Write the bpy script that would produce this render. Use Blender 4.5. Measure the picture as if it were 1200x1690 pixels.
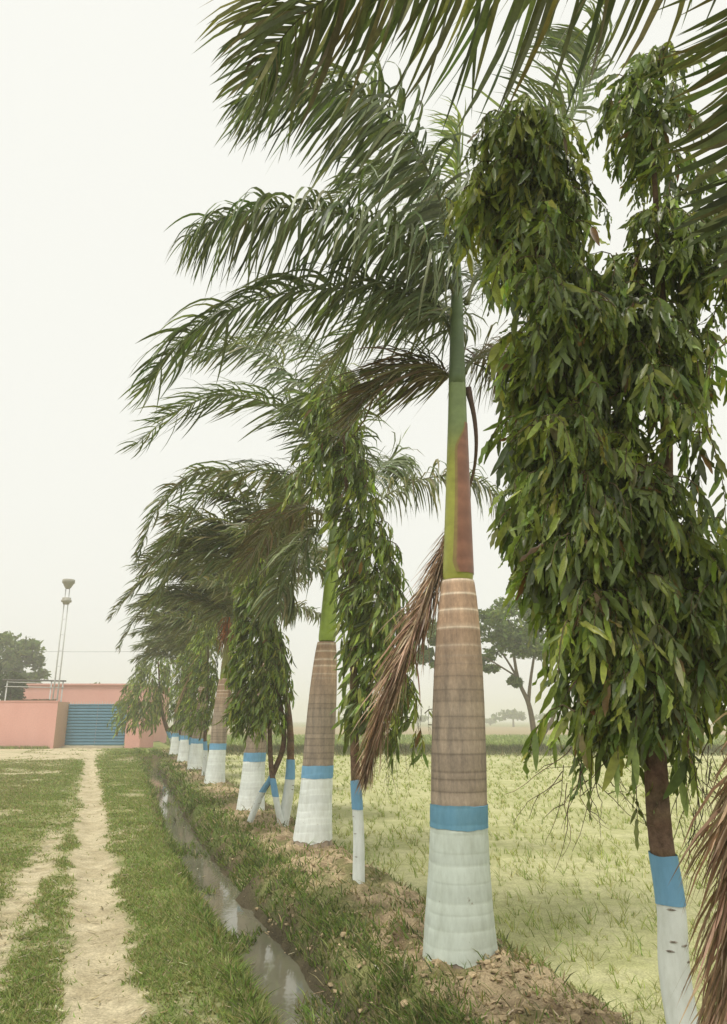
import bpy, math, random
import numpy as np
from mathutils import Vector, Matrix

random.seed(7)
RNG = np.random.default_rng(11)
SC = bpy.context.scene
COL = SC.collection
for o in list(bpy.data.objects):
    bpy.data.objects.remove(o)

# ------------------------------------------------------------------ camera
TH = math.radians(17.25)
CAMZ = 1.6
FPX = 1250.0
cam_d = bpy.data.cameras.new('camera')
cam = bpy.data.objects.new('camera', cam_d)
COL.objects.link(cam)
cam.location = (0, 0, CAMZ)
cam.rotation_euler = (math.radians(90) + TH, 0, 0)
cam_d.sensor_fit = 'VERTICAL'
cam_d.sensor_height = 36.0
cam_d.lens = FPX / 1690.0 * 36.0
cam_d.shift_y = -45.0 / 1690.0
cam_d.clip_start = 0.05
cam_d.clip_end = 5000
SC.camera = cam

# ------------------------------------------------------------------ sky, sun, exposure
SUN_EL, SUN_AZ = math.radians(68), math.radians(205)   # azimuth clockwise from +Y
world = bpy.data.worlds.new('World')
SC.world = world
world.use_nodes = True
wn, wl = world.node_tree.nodes, world.node_tree.links
wn.clear()
wo = wn.new('ShaderNodeOutputWorld')
bg = wn.new('ShaderNodeBackground')
sky = wn.new('ShaderNodeTexSky')
sky.sky_type = 'NISHITA'
sky.sun_disc = False
sky.sun_elevation = SUN_EL
sky.sun_rotation = SUN_AZ
sky.dust_density = 8.0
sky.air_density = 1.2
hs = wn.new('ShaderNodeHueSaturation')
hs.inputs['Saturation'].default_value = 0.25
mx = wn.new('ShaderNodeMix')
mx.data_type = 'RGBA'
mx.inputs['Factor'].default_value = 0.88
wl.new(sky.outputs[0], hs.inputs['Color'])
wl.new(hs.outputs[0], mx.inputs[6])
mx.inputs[7].default_value = (9.05, 9.05, 8.45, 1)     # dusty white overcast
wl.new(mx.outputs[2], bg.inputs['Color'])
bg.inputs['Strength'].default_value = 0.1
wl.new(bg.outputs[0], wo.inputs['Surface'])

sun_d = bpy.data.lights.new('sun', 'SUN')
sun_d.energy = 2.6
sun_d.angle = math.radians(14)
sun_d.color = (1.0, 0.95, 0.86)
sun = bpy.data.objects.new('sun', sun_d)
COL.objects.link(sun)
sv = Vector((math.sin(SUN_AZ) * math.cos(SUN_EL), math.cos(SUN_AZ) * math.cos(SUN_EL), math.sin(SUN_EL)))
sun.rotation_euler = (-sv).to_track_quat('-Z', 'Y').to_euler()
sun.location = (-5, -5, 20)

SC.view_settings.view_transform = 'Standard'
SC.view_settings.look = 'None'
SC.view_settings.exposure = 0.20
SC.view_settings.gamma = 1.0
SC.view_settings.use_curve_mapping = False
SC.render.engine = 'CYCLES'
SC.cycles.use_denoising = True
SC.cycles.max_bounces = 8
SC.cycles.diffuse_bounces = 4
SC.cycles.transmission_bounces = 4
SC.cycles.volume_bounces = 1
SC.cycles.transparent_max_bounces = 8

# ------------------------------------------------------------------ helpers
CT, ST = math.cos(TH), math.sin(TH)


def at(u, v, Y):
    """point on the ray of photo pixel (u, v) at world depth Y"""
    xc, yc = (u - 600) / FPX, -(v - 800) / FPX
    dy, dz = CT - yc * ST, ST + yc * CT
    t = Y / dy
    return np.array([xc * t, Y, CAMZ + dz * t])


def rowx(Y):
    return 0.66 - 0.302 * (Y - 5.95)


def rowp(Y, z=0.0):
    return np.array([rowx(Y), Y, z])


def nrm(a):
    a = np.asarray(a, float)
    return a / (np.linalg.norm(a, axis=-1, keepdims=True) + 1e-9)


def smooth(x, a, b):
    t = np.clip((x - a) / (b - a), 0, 1)
    return t * t * (3 - 2 * t)


_P = RNG.random((256, 256))


def vnoise(x, y):
    xi, yi = np.floor(x).astype(int), np.floor(y).astype(int)
    fx, fy = x - xi, y - yi
    fx, fy = fx * fx * (3 - 2 * fx), fy * fy * (3 - 2 * fy)
    a, b = _P[xi % 256, yi % 256], _P[(xi + 1) % 256, yi % 256]
    c, d = _P[xi % 256, (yi + 1) % 256], _P[(xi + 1) % 256, (yi + 1) % 256]
    return (a * (1 - fx) + b * fx) * (1 - fy) + (c * (1 - fx) + d * fx) * fy


def fbm(x, y, s=1.0, o=4):
    r, amp, tot = 0, 1.0, 0
    for k in range(o):
        r = r + amp * vnoise(x * s + 17.3 * k, y * s + 9.1 * k)
        tot += amp
        amp *= 0.5
        s *= 2.03
    return r / tot


def spline(pts, n):
    """Catmull-Rom through pts, n samples"""
    P = np.array(pts, float)
    P = np.vstack([2 * P[0] - P[1], P, 2 * P[-1] - P[-2]])
    seg = len(P) - 3
    out = []
    for t in np.linspace(0, seg - 1e-6, n):
        i = int(t)
        f = t - i
        p0, p1, p2, p3 = P[i:i + 4]
        out.append(0.5 * (2 * p1 + (p2 - p0) * f + (2 * p0 - 5 * p1 + 4 * p2 - p3) * f * f + (3 * p1 - p0 - 3 * p2 + p3) * f ** 3))
    return np.array(out)


class MB:
    """collects vertices, faces and a tint per vertex"""

    def __init__(self):
        self.V, self.Q, self.T, self.C, self.n = [], [], [], [], 0

    def add(self, V, Q=None, T=None, c=(1, 1, 1)):
        V = np.asarray(V, float).reshape(-1, 3)
        c = np.asarray(c, float)
        if c.ndim == 1:
            c = np.tile(c, (len(V), 1))
        self.V.append(V)
        self.C.append(c)
        if Q is not None and len(Q):
            self.Q.append(np.asarray(Q, int) + self.n)
        if T is not None and len(T):
            self.T.append(np.asarray(T, int) + self.n)
        self.n += len(V)

    def tube(self, P, R, sides=6, c=(1, 1, 1), cap=True):
        P = np.asarray(P, float)
        n = len(P)
        R = np.full(n, R) if np.isscalar(R) else np.asarray(R, float)
        T = nrm(np.gradient(P, axis=0))
        ref = np.array([0, 0, 1.0]) if abs(T[0][2]) < 0.8 else np.array([1.0, 0, 0])
        A = nrm(np.cross(T, ref))
        B = np.cross(T, A)
        ang = np.linspace(0, 2 * np.pi, sides, endpoint=False)
        V = P[:, None] + R[:, None, None] * (np.cos(ang)[None, :, None] * A[:, None] + np.sin(ang)[None, :, None] * B[:, None])
        i, k = np.meshgrid(np.arange(n - 1), np.arange(sides), indexing='ij')
        k2 = (k + 1) % sides
        Q = np.stack([i * sides + k, i * sides + k2, (i + 1) * sides + k2, (i + 1) * sides + k], -1).reshape(-1, 4)
        V = V.reshape(-1, 3)
        T_ = []
        if cap:
            V = np.vstack([V, P[0], P[-1]])
            a, b = n * sides, n * sides + 1
            for s in range(sides):
                T_.append((a, (s + 1) % sides, s))
                T_.append((b, (n - 1) * sides + s, (n - 1) * sides + (s + 1) % sides))
        self.add(V, Q, T_, c)

    def box(self, a, b, c=(1, 1, 1)):
        x0, y0, z0 = a
        x1, y1, z1 = b
        V = [(x0, y0, z0), (x1, y0, z0), (x1, y1, z0), (x0, y1, z0), (x0, y0, z1), (x1, y0, z1), (x1, y1, z1), (x0, y1, z1)]
        Q = [(0, 3, 2, 1), (4, 5, 6, 7), (0, 1, 5, 4), (1, 2, 6, 5), (2, 3, 7, 6), (3, 0, 4, 7)]
        self.add(V, Q, None, c)

    def mesh(self, name, smoothf=True):
        V = np.concatenate(self.V)
        C = np.concatenate(self.C)
        Q = np.concatenate(self.Q) if self.Q else np.zeros((0, 4), int)
        T = np.concatenate(self.T) if self.T else np.zeros((0, 3), int)
        me = bpy.data.meshes.new(name)
        me.vertices.add(len(V))
        me.vertices.foreach_set('co', V.astype(np.float32).ravel())
        nl = len(Q) * 4 + len(T) * 3
        me.loops.add(nl)
        me.loops.foreach_set('vertex_index', np.concatenate([Q.ravel(), T.ravel()]).astype(np.int32))
        me.polygons.add(len(Q) + len(T))
        ls = np.concatenate([np.arange(len(Q)) * 4, len(Q) * 4 + np.arange(len(T)) * 3]).astype(np.int32)
        me.polygons.foreach_set('loop_start', ls)
        me.polygons.foreach_set('use_smooth', np.full(len(Q) + len(T), bool(smoothf)))
        at_ = me.attributes.new('tint', 'FLOAT_COLOR', 'POINT')
        at_.data.foreach_set('color', np.hstack([C, np.ones((len(C), 1))]).astype(np.float32).ravel())
        me.update(calc_edges=True)
        me.validate()
        return me

    def build(self, name, mat, parent=None, smoothf=True):
        return link(name, self.mesh(name, smoothf), mat, parent)


def link(name, me, mat, parent=None):
    o = bpy.data.objects.new(name, me)
    COL.objects.link(o)
    if mat is not None and not me.materials:
        me.materials.append(mat)
    if parent is not None:
        o.parent = parent
        o.matrix_parent_inverse = Matrix.Translation(-Vector(root_loc(parent)))
    return o


def root_loc(o):
    l = Vector((0, 0, 0))
    while o is not None:
        if o.type == 'EMPTY':
            l += o.location
        o = o.parent
    return l if l.length else Vector((0, 0, 0))


# every child is modelled in world coordinates: parents other than the Empty keep identity
def link_child(name, me, mat, parent):
    o = bpy.data.objects.new(name, me)
    COL.objects.link(o)
    if mat is not None and not me.materials:
        me.materials.append(mat)
    o.parent = parent
    if parent.type == 'EMPTY':
        o.matrix_parent_inverse = Matrix.Translation(-Vector(parent.location))
    return o


def part(name, mb, mat, parent, smoothf=True, stuff=False):
    o = link_child(name, mb.mesh(name, smoothf), mat, parent)
    if stuff:
        o['kind'] = 'stuff'
    return o


def thing(name, label, cat, loc, group=None):
    o = bpy.data.objects.new(name, None)
    COL.objects.link(o)
    o.location = loc
    o.empty_display_size = 0.2
    return tag(o, label, cat, group)


def tag(o, label=None, cat=None, group=None, kind=None):
    if label:
        o['label'] = label
    if cat:
        o['category'] = cat
    if group:
        o['group'] = group
    if kind:
        o['kind'] = kind
    return o


# ------------------------------------------------------------------ materials
def nodes(name):
    m = bpy.data.materials.new(name)
    m.use_nodes = True
    nt = m.node_tree
    return m, nt, nt.nodes['Principled BSDF'], nt.nodes['Material Output']


def noise(nt, scale, detail=4, rough=0.6, vec=None, stretch=None):
    tc = nt.nodes.new('ShaderNodeTexCoord')
    src = tc.outputs['Object']
    if stretch:
        mp = nt.nodes.new('ShaderNodeMapping')
        mp.inputs['Scale'].default_value = stretch
        nt.links.new(src, mp.inputs['Vector'])
        src = mp.outputs[0]
    n = nt.nodes.new('ShaderNodeTexNoise')
    n.inputs['Scale'].default_value = scale
    n.inputs['Detail'].default_value = detail
    n.inputs['Roughness'].default_value = rough
    nt.links.new(src, n.inputs['Vector'])
    return n.outputs['Fac']


def ramp(nt, fac, stops):
    r = nt.nodes.new('ShaderNodeValToRGB')
    el = r.color_ramp.elements
    while len(el) < len(stops):
        el.new(0.5)
    for e, (p, c) in zip(el, stops):
        e.position = p
        e.color = (*c, 1) if len(c) == 3 else c
    nt.links.new(fac, r.inputs['Fac'])
    return r.outputs['Color']


def mixc(nt, fac, a, b, mode='MIX'):
    m = nt.nodes.new('ShaderNodeMix')
    m.data_type = 'RGBA'
    m.blend_type = mode
    for sock, val in ((m.inputs['Factor'], fac), (m.inputs[6], a), (m.inputs[7], b)):
        if hasattr(val, 'is_linked'):
            nt.links.new(val, sock)
        else:
            sock.default_value = val if np.isscalar(val) else (*val, 1)
    return m.outputs[2]


def bump(nt, bsdf, fac, strength, dist):
    b = nt.nodes.new('ShaderNodeBump')
    b.inputs['Strength'].default_value = strength
    b.inputs['Distance'].default_value = dist
    nt.links.new(fac, b.inputs['Height'])
    nt.links.new(b.outputs[0], bsdf.inputs['Normal'])


def tint_attr(nt):
    a = nt.nodes.new('ShaderNodeAttribute')
    a.attribute_name = 'tint'
    return a.outputs['Color']


def mat_leaf(name, rough=0.5, trans=0.3, spec=0.35, tcol=(1.5, 1.6, 0.7)):
    m, nt, b, out = nodes(name)
    c = tint_attr(nt)
    nz = noise(nt, 30, 2)
    c2 = mixc(nt, 1.0, c, ramp(nt, nz, [(0.3, (0.75, 0.75, 0.75)), (0.7, (1.2, 1.2, 1.2))]), 'MULTIPLY')
    nt.links.new(c2, b.inputs['Base Color'])
    b.inputs['Roughness'].default_value = rough
    b.inputs['Specular IOR Level'].default_value = spec
    t = nt.nodes.new('ShaderNodeBsdfTranslucent')
    nt.links.new(mixc(nt, 1.0, c2, tcol, 'MULTIPLY'), t.inputs['Color'])
    ms = nt.nodes.new('ShaderNodeMixShader')
    ms.inputs[0].default_value = trans
    nt.links.new(b.outputs[0], ms.inputs[1])
    nt.links.new(t.outputs[0], ms.inputs[2])
    nt.links.new(ms.outputs[0], out.inputs['Surface'])
    return m


def mat_plain(name, c1, c2, scale=8, rough=0.8, spec=0.3, bs=0.3, bd=0.01, stretch=None, metal=0.0, lo=0.35, hi=0.65, detail=5):
    m, nt, b, out = nodes(name)
    n = noise(nt, scale, detail, 0.6, stretch=stretch)
    nt.links.new(ramp(nt, n, [(lo, c1), (hi, c2)]), b.inputs['Base Color'])
    b.inputs['Roughness'].default_value = rough
    b.inputs['Specular IOR Level'].default_value = spec
    b.inputs['Metallic'].default_value = metal
    if bs:
        bump(nt, b, n, bs, bd)
    return m


def mat_tint(name, rough=0.8, spec=0.2, nscale=60, lo=0.7, hi=1.25, bs=0.5, bd=0.02, nscale2=9):
    """colour from the mesh's own tint with grain"""
    m, nt, b, out = nodes(name)
    c = tint_attr(nt)
    n1, n2 = noise(nt, nscale, 5, 0.65), noise(nt, nscale2, 4, 0.6)
    c = mixc(nt, 1.0, c, ramp(nt, n1, [(0.3, (lo,) * 3), (0.7, (hi,) * 3)]), 'MULTIPLY')
    c = mixc(nt, 1.0, c, ramp(nt, n2, [(0.3, (0.82, 0.82, 0.82)), (0.7, (1.15, 1.15, 1.15))]), 'MULTIPLY')
    nt.links.new(c, b.inputs['Base Color'])
    b.inputs['Roughness'].default_value = rough
    b.inputs['Specular IOR Level'].default_value = spec
    if bs:
        bump(nt, b, n1, bs, bd)
    return m


M = {}
M['frond'] = mat_leaf('palm_leaf', 0.42, 0.22, 0.5)
M['dead'] = mat_leaf('dead_leaf', 0.8, 0.15, 0.1, (1.1, 1.0, 0.8))
M['leaf'] = mat_leaf('weeping_leaf', 0.36, 0.32, 0.55)
M['farleaf'] = mat_leaf('tree_leaf', 0.7, 0.3, 0.1)
M['grass'] = mat_leaf('grass_blade', 0.7, 0.35, 0.1, (1.3, 1.4, 0.8))
M['ground'] = mat_tint('earth_and_turf', 0.95, 0.08, 55, 0.62, 1.3, 0.7, 0.03)
M['farground'] = mat_tint('far_turf', 0.95, 0.05, 3, 0.8, 1.2, 0, 0, 0.3)
M['rachis'] = mat_tint('palm_stalk', 0.5, 0.35, 40, 0.8, 1.15, 0.1, 0.003)
M['bark'] = mat_tint('bark', 0.9, 0.15, 30, 0.55, 1.3, 0.8, 0.01)
M['clod'] = mat_tint('soil_clod', 0.95, 0.05, 40, 0.6, 1.3, 0.8, 0.01)


def mat_palm_trunk():
    m, nt, b, out = nodes('palm_trunk')
    tc = nt.nodes.new('ShaderNodeTexCoord')
    c = tint_attr(nt)
    streak = noise(nt, 14, 5, 0.65, stretch=(1, 1, 0.12))
    fine = noise(nt, 45, 6, 0.7, stretch=(1, 1, 0.6))
    c = mixc(nt, 1.0, c, ramp(nt, streak, [(0.3, (0.62, 0.63, 0.66)), (0.7, (1.18, 1.15, 1.12))]), 'MULTIPLY')
    c = mixc(nt, 1.0, c, ramp(nt, fine, [(0.3, (0.8, 0.8, 0.8)), (0.7, (1.15, 1.15, 1.15))]), 'MULTIPLY')
    nt.links.new(c, b.inputs['Base Color'])
    b.inputs['Roughness'].default_value = 0.85
    b.inputs['Specular IOR Level'].default_value = 0.15
    bump(nt, b, fine, 0.35, 0.006)
    return m


def mat_paint(name, base, dirty, chip):
    m, nt, b, out = nodes(name)
    big = noise(nt, 5, 6, 0.7, stretch=(1, 1, 0.5))
    st = noise(nt, 22, 5, 0.7, stretch=(1, 1, 0.25))
    fine = noise(nt, 9, 8, 0.75)
    c = ramp(nt, big, [(0.32, dirty), (0.55, base)])
    c = mixc(nt, 1.0, c, ramp(nt, st, [(0.25, (0.86, 0.86, 0.84)), (0.6, (1.04, 1.04, 1.04))]), 'MULTIPLY')
    f = ramp(nt, fine, [(0.655, (0, 0, 0)), (0.69, (1, 1, 1))])
    c = mixc(nt, f, c, chip)
    c = mixc(nt, 1.0, c, tint_attr(nt), 'MULTIPLY')
    nt.links.new(c, b.inputs['Base Color'])
    b.inputs['Roughness'].default_value = 0.85
    b.inputs['Specular IOR Level'].default_value = 0.2
    bump(nt, b, st, 0.25, 0.004)
    return m


M['palm_trunk'] = mat_palm_trunk()
M['white'] = mat_paint('whitewash', (0.71, 0.75, 0.73), (0.60, 0.63, 0.59), (0.30, 0.24, 0.18))
M['blue'] = mat_paint('blue_paint', (0.17, 0.36, 0.55), (0.20, 0.39, 0.56), (0.17, 0.22, 0.24))
M['shaft'] = mat_tint('crownshaft', 0.45, 0.4, 12, 0.85, 1.12, 0.1, 0.003, 4)

# ------------------------------------------------------------------ ground
def ditch_w(Y):
    return np.interp(Y, [2.0, 7.0, 12.8, 24.0, 34.0], [-1.0, -1.13, -1.33, -1.25, -1.2])


def ditch_on(Y):
    return 1 - smooth(Y, 30.5, 34)


WATER_Z = -0.283


def height(w, Y):
    X = w + rowx(Y)
    n1, n2 = fbm(X, Y, 0.9), fbm(X + 40, Y + 11, 4.5)
    inrow = 1 - smooth(Y, 40, 46)
    z = 0.05 * (n1 - 0.5) + 0.03 * (n2 - 0.5)
    z = z * (1 - 0.9 * np.exp(-((w - rut_r(Y)) / 0.4) ** 2))
    # paddy level on the right
    pad = smooth(w + 0.25 * (n1 - 0.5), 0.42, 1.0)
    near = 1 - smooth(Y, 47, 60)
    z = z * (1 - 0.92 * pad) - 0.27 * pad
    # crest mound
    z += inrow * 0.055 * np.exp(-(w / 0.42) ** 2) * (0.5 + n1)
    z += inrow * np.exp(-(w / 0.75) ** 4) * 0.20 * (fbm(X, Y, 7.5, 5) - 0.5)
    # ditch
    d = np.abs(w - ditch_w(Y) + 0.30 * (fbm(X, Y, 1.3, 3) - 0.5)) + 0.12 * (fbm(X + 30, Y, 2.4, 3) - 0.5)
    z -= ditch_on(Y) * 0.385 * (1 - smooth(d, 0.10, 0.54))
    # wheel ruts
    z -= 0.05 * np.exp(-((w - rut_r(Y)) / 0.22) ** 2) + 0.03 * np.exp(-((w - rut_l(Y)) / 0.16) ** 2)
    # bund across the field
    z += smooth(w, 1.0, 2.2) * (0.34 + 0.2 * (n1 - 0.5)) * np.exp(-((Y - 45.3) / 0.8) ** 2)
    z += 0.25 * smooth(w, 1.0, 2.2) * smooth(Y, 46, 50) * 0.4
    # spoil heap closing the ditch
    z += 0.22 * np.exp(-((Y - 33.6) / 1.3) ** 2 - ((w + 1.2) / 1.3) ** 2) * (0.5 + n2)
    return z


def rut_r(Y):
    return -2.22 - 0.0445 * Y


def rut_l(Y):
    return -3.25 - 0.012 * (Y - 6) - 0.0 * Y


def masks(w, Y):
    """how bare / worn the ground is: returns dirt (0..1) of the track and the bund"""
    X = w + rowx(Y)
    n1, n2, n3 = fbm(X, Y, 1.1), fbm(X + 5, Y + 3, 3.7), fbm(X + 9, Y - 3, 13.0, 3)
    e = 0.30 * (n1 - 0.5) + 0.26 * (n2 - 0.5) + 0.12 * (n3 - 0.5)
    r = 1 - smooth(np.abs(w - rut_r(Y)) + e, 0.17, 0.34)
    lfade = 1.05 - 0.7 * smooth(Y, 10.5, 14) + 0.2 * smooth(Y, 16, 22)
    l = (1 - smooth(np.abs(w - rut_l(Y)) + 1.2 * e, 0.08, 0.27)) * np.clip(lfade + 1.4 * (n2 - 0.5), 0, 1)
    # worn patches left of the track and between the ruts
    patch = smooth(n1 + 0.35 * n3, 0.76, 0.95) * 0.7 * (w < -1.6)
    straw = smooth(n1 * 0.6 + n2 * 0.5, 0.56, 0.72) * smooth(-w, 3.4, 5.0) * 0.75
    yard = smooth(Y + 4 * (n1 - 0.5), 31.5, 35) * (1 - smooth(Y, 50, 52)) * smooth(-w, 2.4, 4.2) * (1 - smooth(-X, 60, 90))
    tuft = smooth(n1, 0.56, 0.72) * smooth(Y, 33, 36) * 0.7
    yard = yard * (1 - tuft)
    return np.clip(np.maximum.reduce([r, l, patch, straw, yard]), 0, 1)


def lerp(a, b, t):
    return a + (b - a) * t[..., None]


def ground_colour(w, Y):
    X = w + rowx(Y)
    n1, n2, n3 = fbm(X, Y, 0.8), fbm(X + 3, Y + 8, 3.0), fbm(X - 7, Y + 2, 9.0, 3)
    c = lerp(np.array([0.17, 0.215, 0.065]), np.array([0.27, 0.27, 0.11]), smooth(n1 * 0.5 + n2 * 0.5, 0.35, 0.65))
    c = lerp(c, np.array([0.26, 0.23, 0.12]), smooth(-w, 3.2, 5.5) * smooth(n2 * .5 + n3 * .5, 0.42, 0.62) * 0.7)
    d = masks(w, Y)
    dirt = lerp(np.array([0.43, 0.365, 0.23]), np.array([0.55, 0.48, 0.32]), smooth(n2 * 0.55 + n3 * 0.45, 0.33, 0.6))
    c = lerp(c, dirt, d)
    # bund soil: dry crumbly
    inrow = 1 - smooth(Y, 41, 47)
    bs = np.exp(-((w - 0.06) / 0.60) ** 4) * inrow
    soil = lerp(np.array([0.22, 0.16, 0.095]), np.array([0.47, 0.37, 0.23]), smooth(n2 * 0.5 + n3 * 0.5, 0.36, 0.62))
    c = lerp(c, soil, np.clip(bs * (0.55 + 1.1 * smooth(n1 * .4 + n2 * .6, 0.36, 0.56)), 0, 1))
    # ditch mud
    dd = np.abs(w - ditch_w(Y))
    mud = lerp(np.array([0.06, 0.05, 0.032]), np.array([0.12, 0.10, 0.06]), n3)
    c = lerp(c, np.array([0.17, 0.14, 0.075]), (1 - smooth(dd, 0.42, 0.66)) * ditch_on(Y) * smooth(n2, 0.4, 0.6))
    c = lerp(c, mud, (1 - smooth(dd, 0.24, 0.44)) * ditch_on(Y))
    c = lerp(c, np.array([0.14, 0.10, 0.065]), np.exp(-((Y - 33.4) / 1.1) ** 2 - ((w + 1.2) / 1.2) ** 2) * 0.9)
    # right side: paddy mud, then grass bund, green field, fallow
    pad = smooth(w + 0.3 * (n2 - 0.5), 0.75, 1.05)
    pc = lerp(np.array([0.38, 0.385, 0.18]), np.array([0.49, 0.48, 0.26]), smooth(n1 * .5 + n2 * .5, 0.35, 0.65))
    fb = np.exp(-((Y - 45.3) / 1.0) ** 4)
    pc = lerp(pc, np.array([0.13, 0.125, 0.06]), fb)
    green = lerp(np.array([0.20, 0.25, 0.075]), np.array([0.27, 0.29, 0.10]), n1)
    pc = lerp(pc, green, smooth(Y, 46.2, 47.0))
    pc = lerp(pc, np.array([0.30, 0.24, 0.14]), smooth(Y + 14 * (fbm(X, Y, 0.03, 2) - 0.5), 92, 98))
    pc = lerp(pc, np.array([0.22, 0.23, 0.11]), smooth(Y, 190, 240))
    return lerp(c, pc, pad)


def axis(stops):
    out = [stops[0][0]]
    for (a, s), (b, s2) in zip(stops[:-1], stops[1:]):
        x = out[-1]
        while x < b - 1e-6:
            f = (x - a) / (b - a)
            x += s + (s2 - s) * f
            out.append(min(x, b))
    return np.unique(np.round(out, 4))


WS = axis([(-900, 120), (-120, 20), (-30, 3), (-8, 0.35), (-4.2, 0.07), (1.3, 0.07), (3.5, 0.3), (14, 1.0), (40, 6), (160, 25), (1200, 150)])
YS = axis([(-12, 1.0), (2.2, 0.2), (3.6, 0.06), (9, 0.07), (16, 0.14), (26, 0.3), (48, 0.4), (60, 1.5), (120, 6), (300, 30), (900, 90)])
GW, GY = np.meshgrid(WS, YS, indexing='ij')
GZ = height(GW, GY)
GX = GW + rowx(GY)
GC = ground_colour(GW, GY)


def ground_h(w, Y):
    return height(np.atleast_1d(np.asarray(w, float)), np.atleast_1d(np.asarray(Y, float)))


def build_ground():
    nw, ny = len(WS), len(YS)
    idx = np.arange(nw * ny).reshape(nw, ny)
    Q = np.stack([idx[:-1, :-1], idx[1:, :-1], idx[1:, 1:], idx[:-1, 1:]], -1).reshape(-1, 4)
    wc = 0.5 * (GW[:-1, :-1] + GW[1:, 1:]).ravel()
    yc = 0.5 * (GY[:-1, :-1] + GY[1:, 1:]).ravel()
    d = masks(wc, yc)
    cat = np.full(len(wc), 0)
    cat[(d > 0.5) & (wc < -1.4) & (np.abs(wc) < 60)] = 1
    cat[np.abs(wc - ditch_w(yc)) < 0.52 * (yc < 33)] = 2
    cat[(wc > ditch_w(yc) + 0.52) & (wc < 0.85) & (yc < 45)] = 3
    cat[(wc >= 0.85) & (yc < 44.2)] = 4
    cat[(wc >= 0.85) & (yc >= 44.2) & (yc < 46.6)] = 5
    cat[(wc >= 0.85) & (yc >= 46.6)] = 6
    P = np.stack([GX, GY, GZ], -1).reshape(-1, 3)
    C = GC.reshape(-1, 3)
    names = ['grass_verge', 'dirt_track', 'ditch_bed', 'earth_bank', 'paddy_mud', 'field_bund', 'far_field']
    labels = ['worn grass verge left of the ditch', 'pale dirt wheel track leading to the gate', 'muddy bed of the narrow ditch',
              'crumbly earth bank under the palm row', 'flooded paddy ground right of the palms', 'low grassy bund across the far side of the paddy',
              'green and fallow fields beyond the paddy']
    cats = ['grass', 'track', 'ditch', 'bank', 'paddy', 'bund', 'field']
    for k, nme in enumerate(names):
        q = Q[cat == k]
        u, inv = np.unique(q.ravel(), return_inverse=True)
        mb = MB()
        mb.add(P[u], inv.reshape(-1, 4), None, C[u])
        o = mb.build(nme, M['farground'] if k == 6 else M['ground'])
        tag(o, labels[k], cats[k], None, 'structure')


build_ground()


def mat_water(name, deep, rough, bscale, bstr):
    m, nt, b, out = nodes(name)
    n = noise(nt, 1.3, 4, 0.6)
    nt.links.new(ramp(nt, n, [(0.35, deep), (0.65, tuple(min(1, x * 1.35) for x in deep))]), b.inputs['Base Color'])
    b.inputs['Roughness'].default_value = rough
    b.inputs['Specular IOR Level'].default_value = 0.5
    b.inputs['IOR'].default_value = 1.33
    bump(nt, b, noise(nt, bscale, 3, 0.5), bstr, 0.01)
    return m


M['ditch_water'] = mat_water('ditch_water', (0.125, 0.12, 0.085), 0.03, 9, 0.08)
M['paddy_water'] = mat_water('paddy_water', (0.38, 0.375, 0.185), 0.25, 14, 0.35)

mb = MB()
ys = np.arange(3.0, 32.6, 0.25)
L = np.stack([ditch_w(ys) - 0.45 + rowx(ys), ys, np.full_like(ys, WATER_Z)], -1)
R = np.stack([ditch_w(ys) + 0.42 + rowx(ys), ys, np.full_like(ys, WATER_Z)], -1)
n = len(ys)
mb.add(np.vstack([L, R]), [(i, n + i, n + i + 1, i + 1) for i in range(n - 1)])
tag(mb.build('ditch_water', M['ditch_water']), 'still murky water reflecting the sky along the ditch', 'water', None, 'structure')

mb = MB()
ys = np.arange(1.0, 45.6, 0.5)
L = np.stack([0.72 + rowx(ys), ys, np.full_like(ys, -0.272)], -1)
R = np.stack([60 + rowx(ys), ys, np.full_like(ys, -0.272)], -1)
n = len(ys)
mb.add(np.vstack([L, R]), [(i, n + i, n + i + 1, i + 1) for i in range(n - 1)])
tag(mb.build('paddy_water', M['paddy_water']), 'shallow muddy water standing in the rice paddy', 'water', None, 'structure')

# ------------------------------------------------------------------ grass, weeds, rice, clods
def blades(w, Y, h, width, col, lean=0.5, zoff=0.0, two=False, wind=(-0.3, 0, 0)):
    """one mesh of grass blades: each a bent strip of 1 quad + 1 triangle or a single triangle"""
    n = len(w)
    X = w + rowx(Y)
    z = ground_h(w, Y) + zoff
    base = np.stack([X, Y, z], -1)
    a = RNG.random(n) * 2 * np.pi
    side = np.stack([np.cos(a), np.sin(a), np.zeros(n)], -1)
    ld = RNG.normal(0, lean, (n, 2))
    tip = base + np.stack([ld[:, 0] * h + wind[0] * h, ld[:, 1] * h, h], -1)
    mb = MB()
    wv = side * (width * 0.5)[:, None] if not np.isscalar(width) else side * width * 0.5
    if two:
        mid = base * 0.5 + tip * 0.5 + np.array([0, 0, 1]) * (h * 0.16)[:, None]
        V = np.stack([base - wv, base + wv, mid + wv * 0.8, mid - wv * 0.8, tip], 1).reshape(-1, 3)
        k = np.arange(n)[:, None] * 5
        mb.add(V, k + np.array([[0, 1, 2, 3]]), k + np.array([[3, 2, 4]]), np.repeat(col, 5, 0))
    else:
        V = np.stack([base - wv, base + wv, tip], 1).reshape(-1, 3)
        k = np.arange(n)[:, None] * 3
        mb.add(V, None, k + np.array([[0, 1, 2]]), np.repeat(col, 3, 0))
    return mb


def scatter(n, w0, w1, y0, y1, p=2.0):
    """more points near the camera"""
    t = RNG.random(n)
    k = 1 - p
    Y = (y0 ** k + t * (y1 ** k - y0 ** k)) ** (1 / k) if abs(k) > 1e-6 else y0 * (y1 / y0) ** t
    return w0 + RNG.random(n) * (w1 - w0), Y


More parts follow.
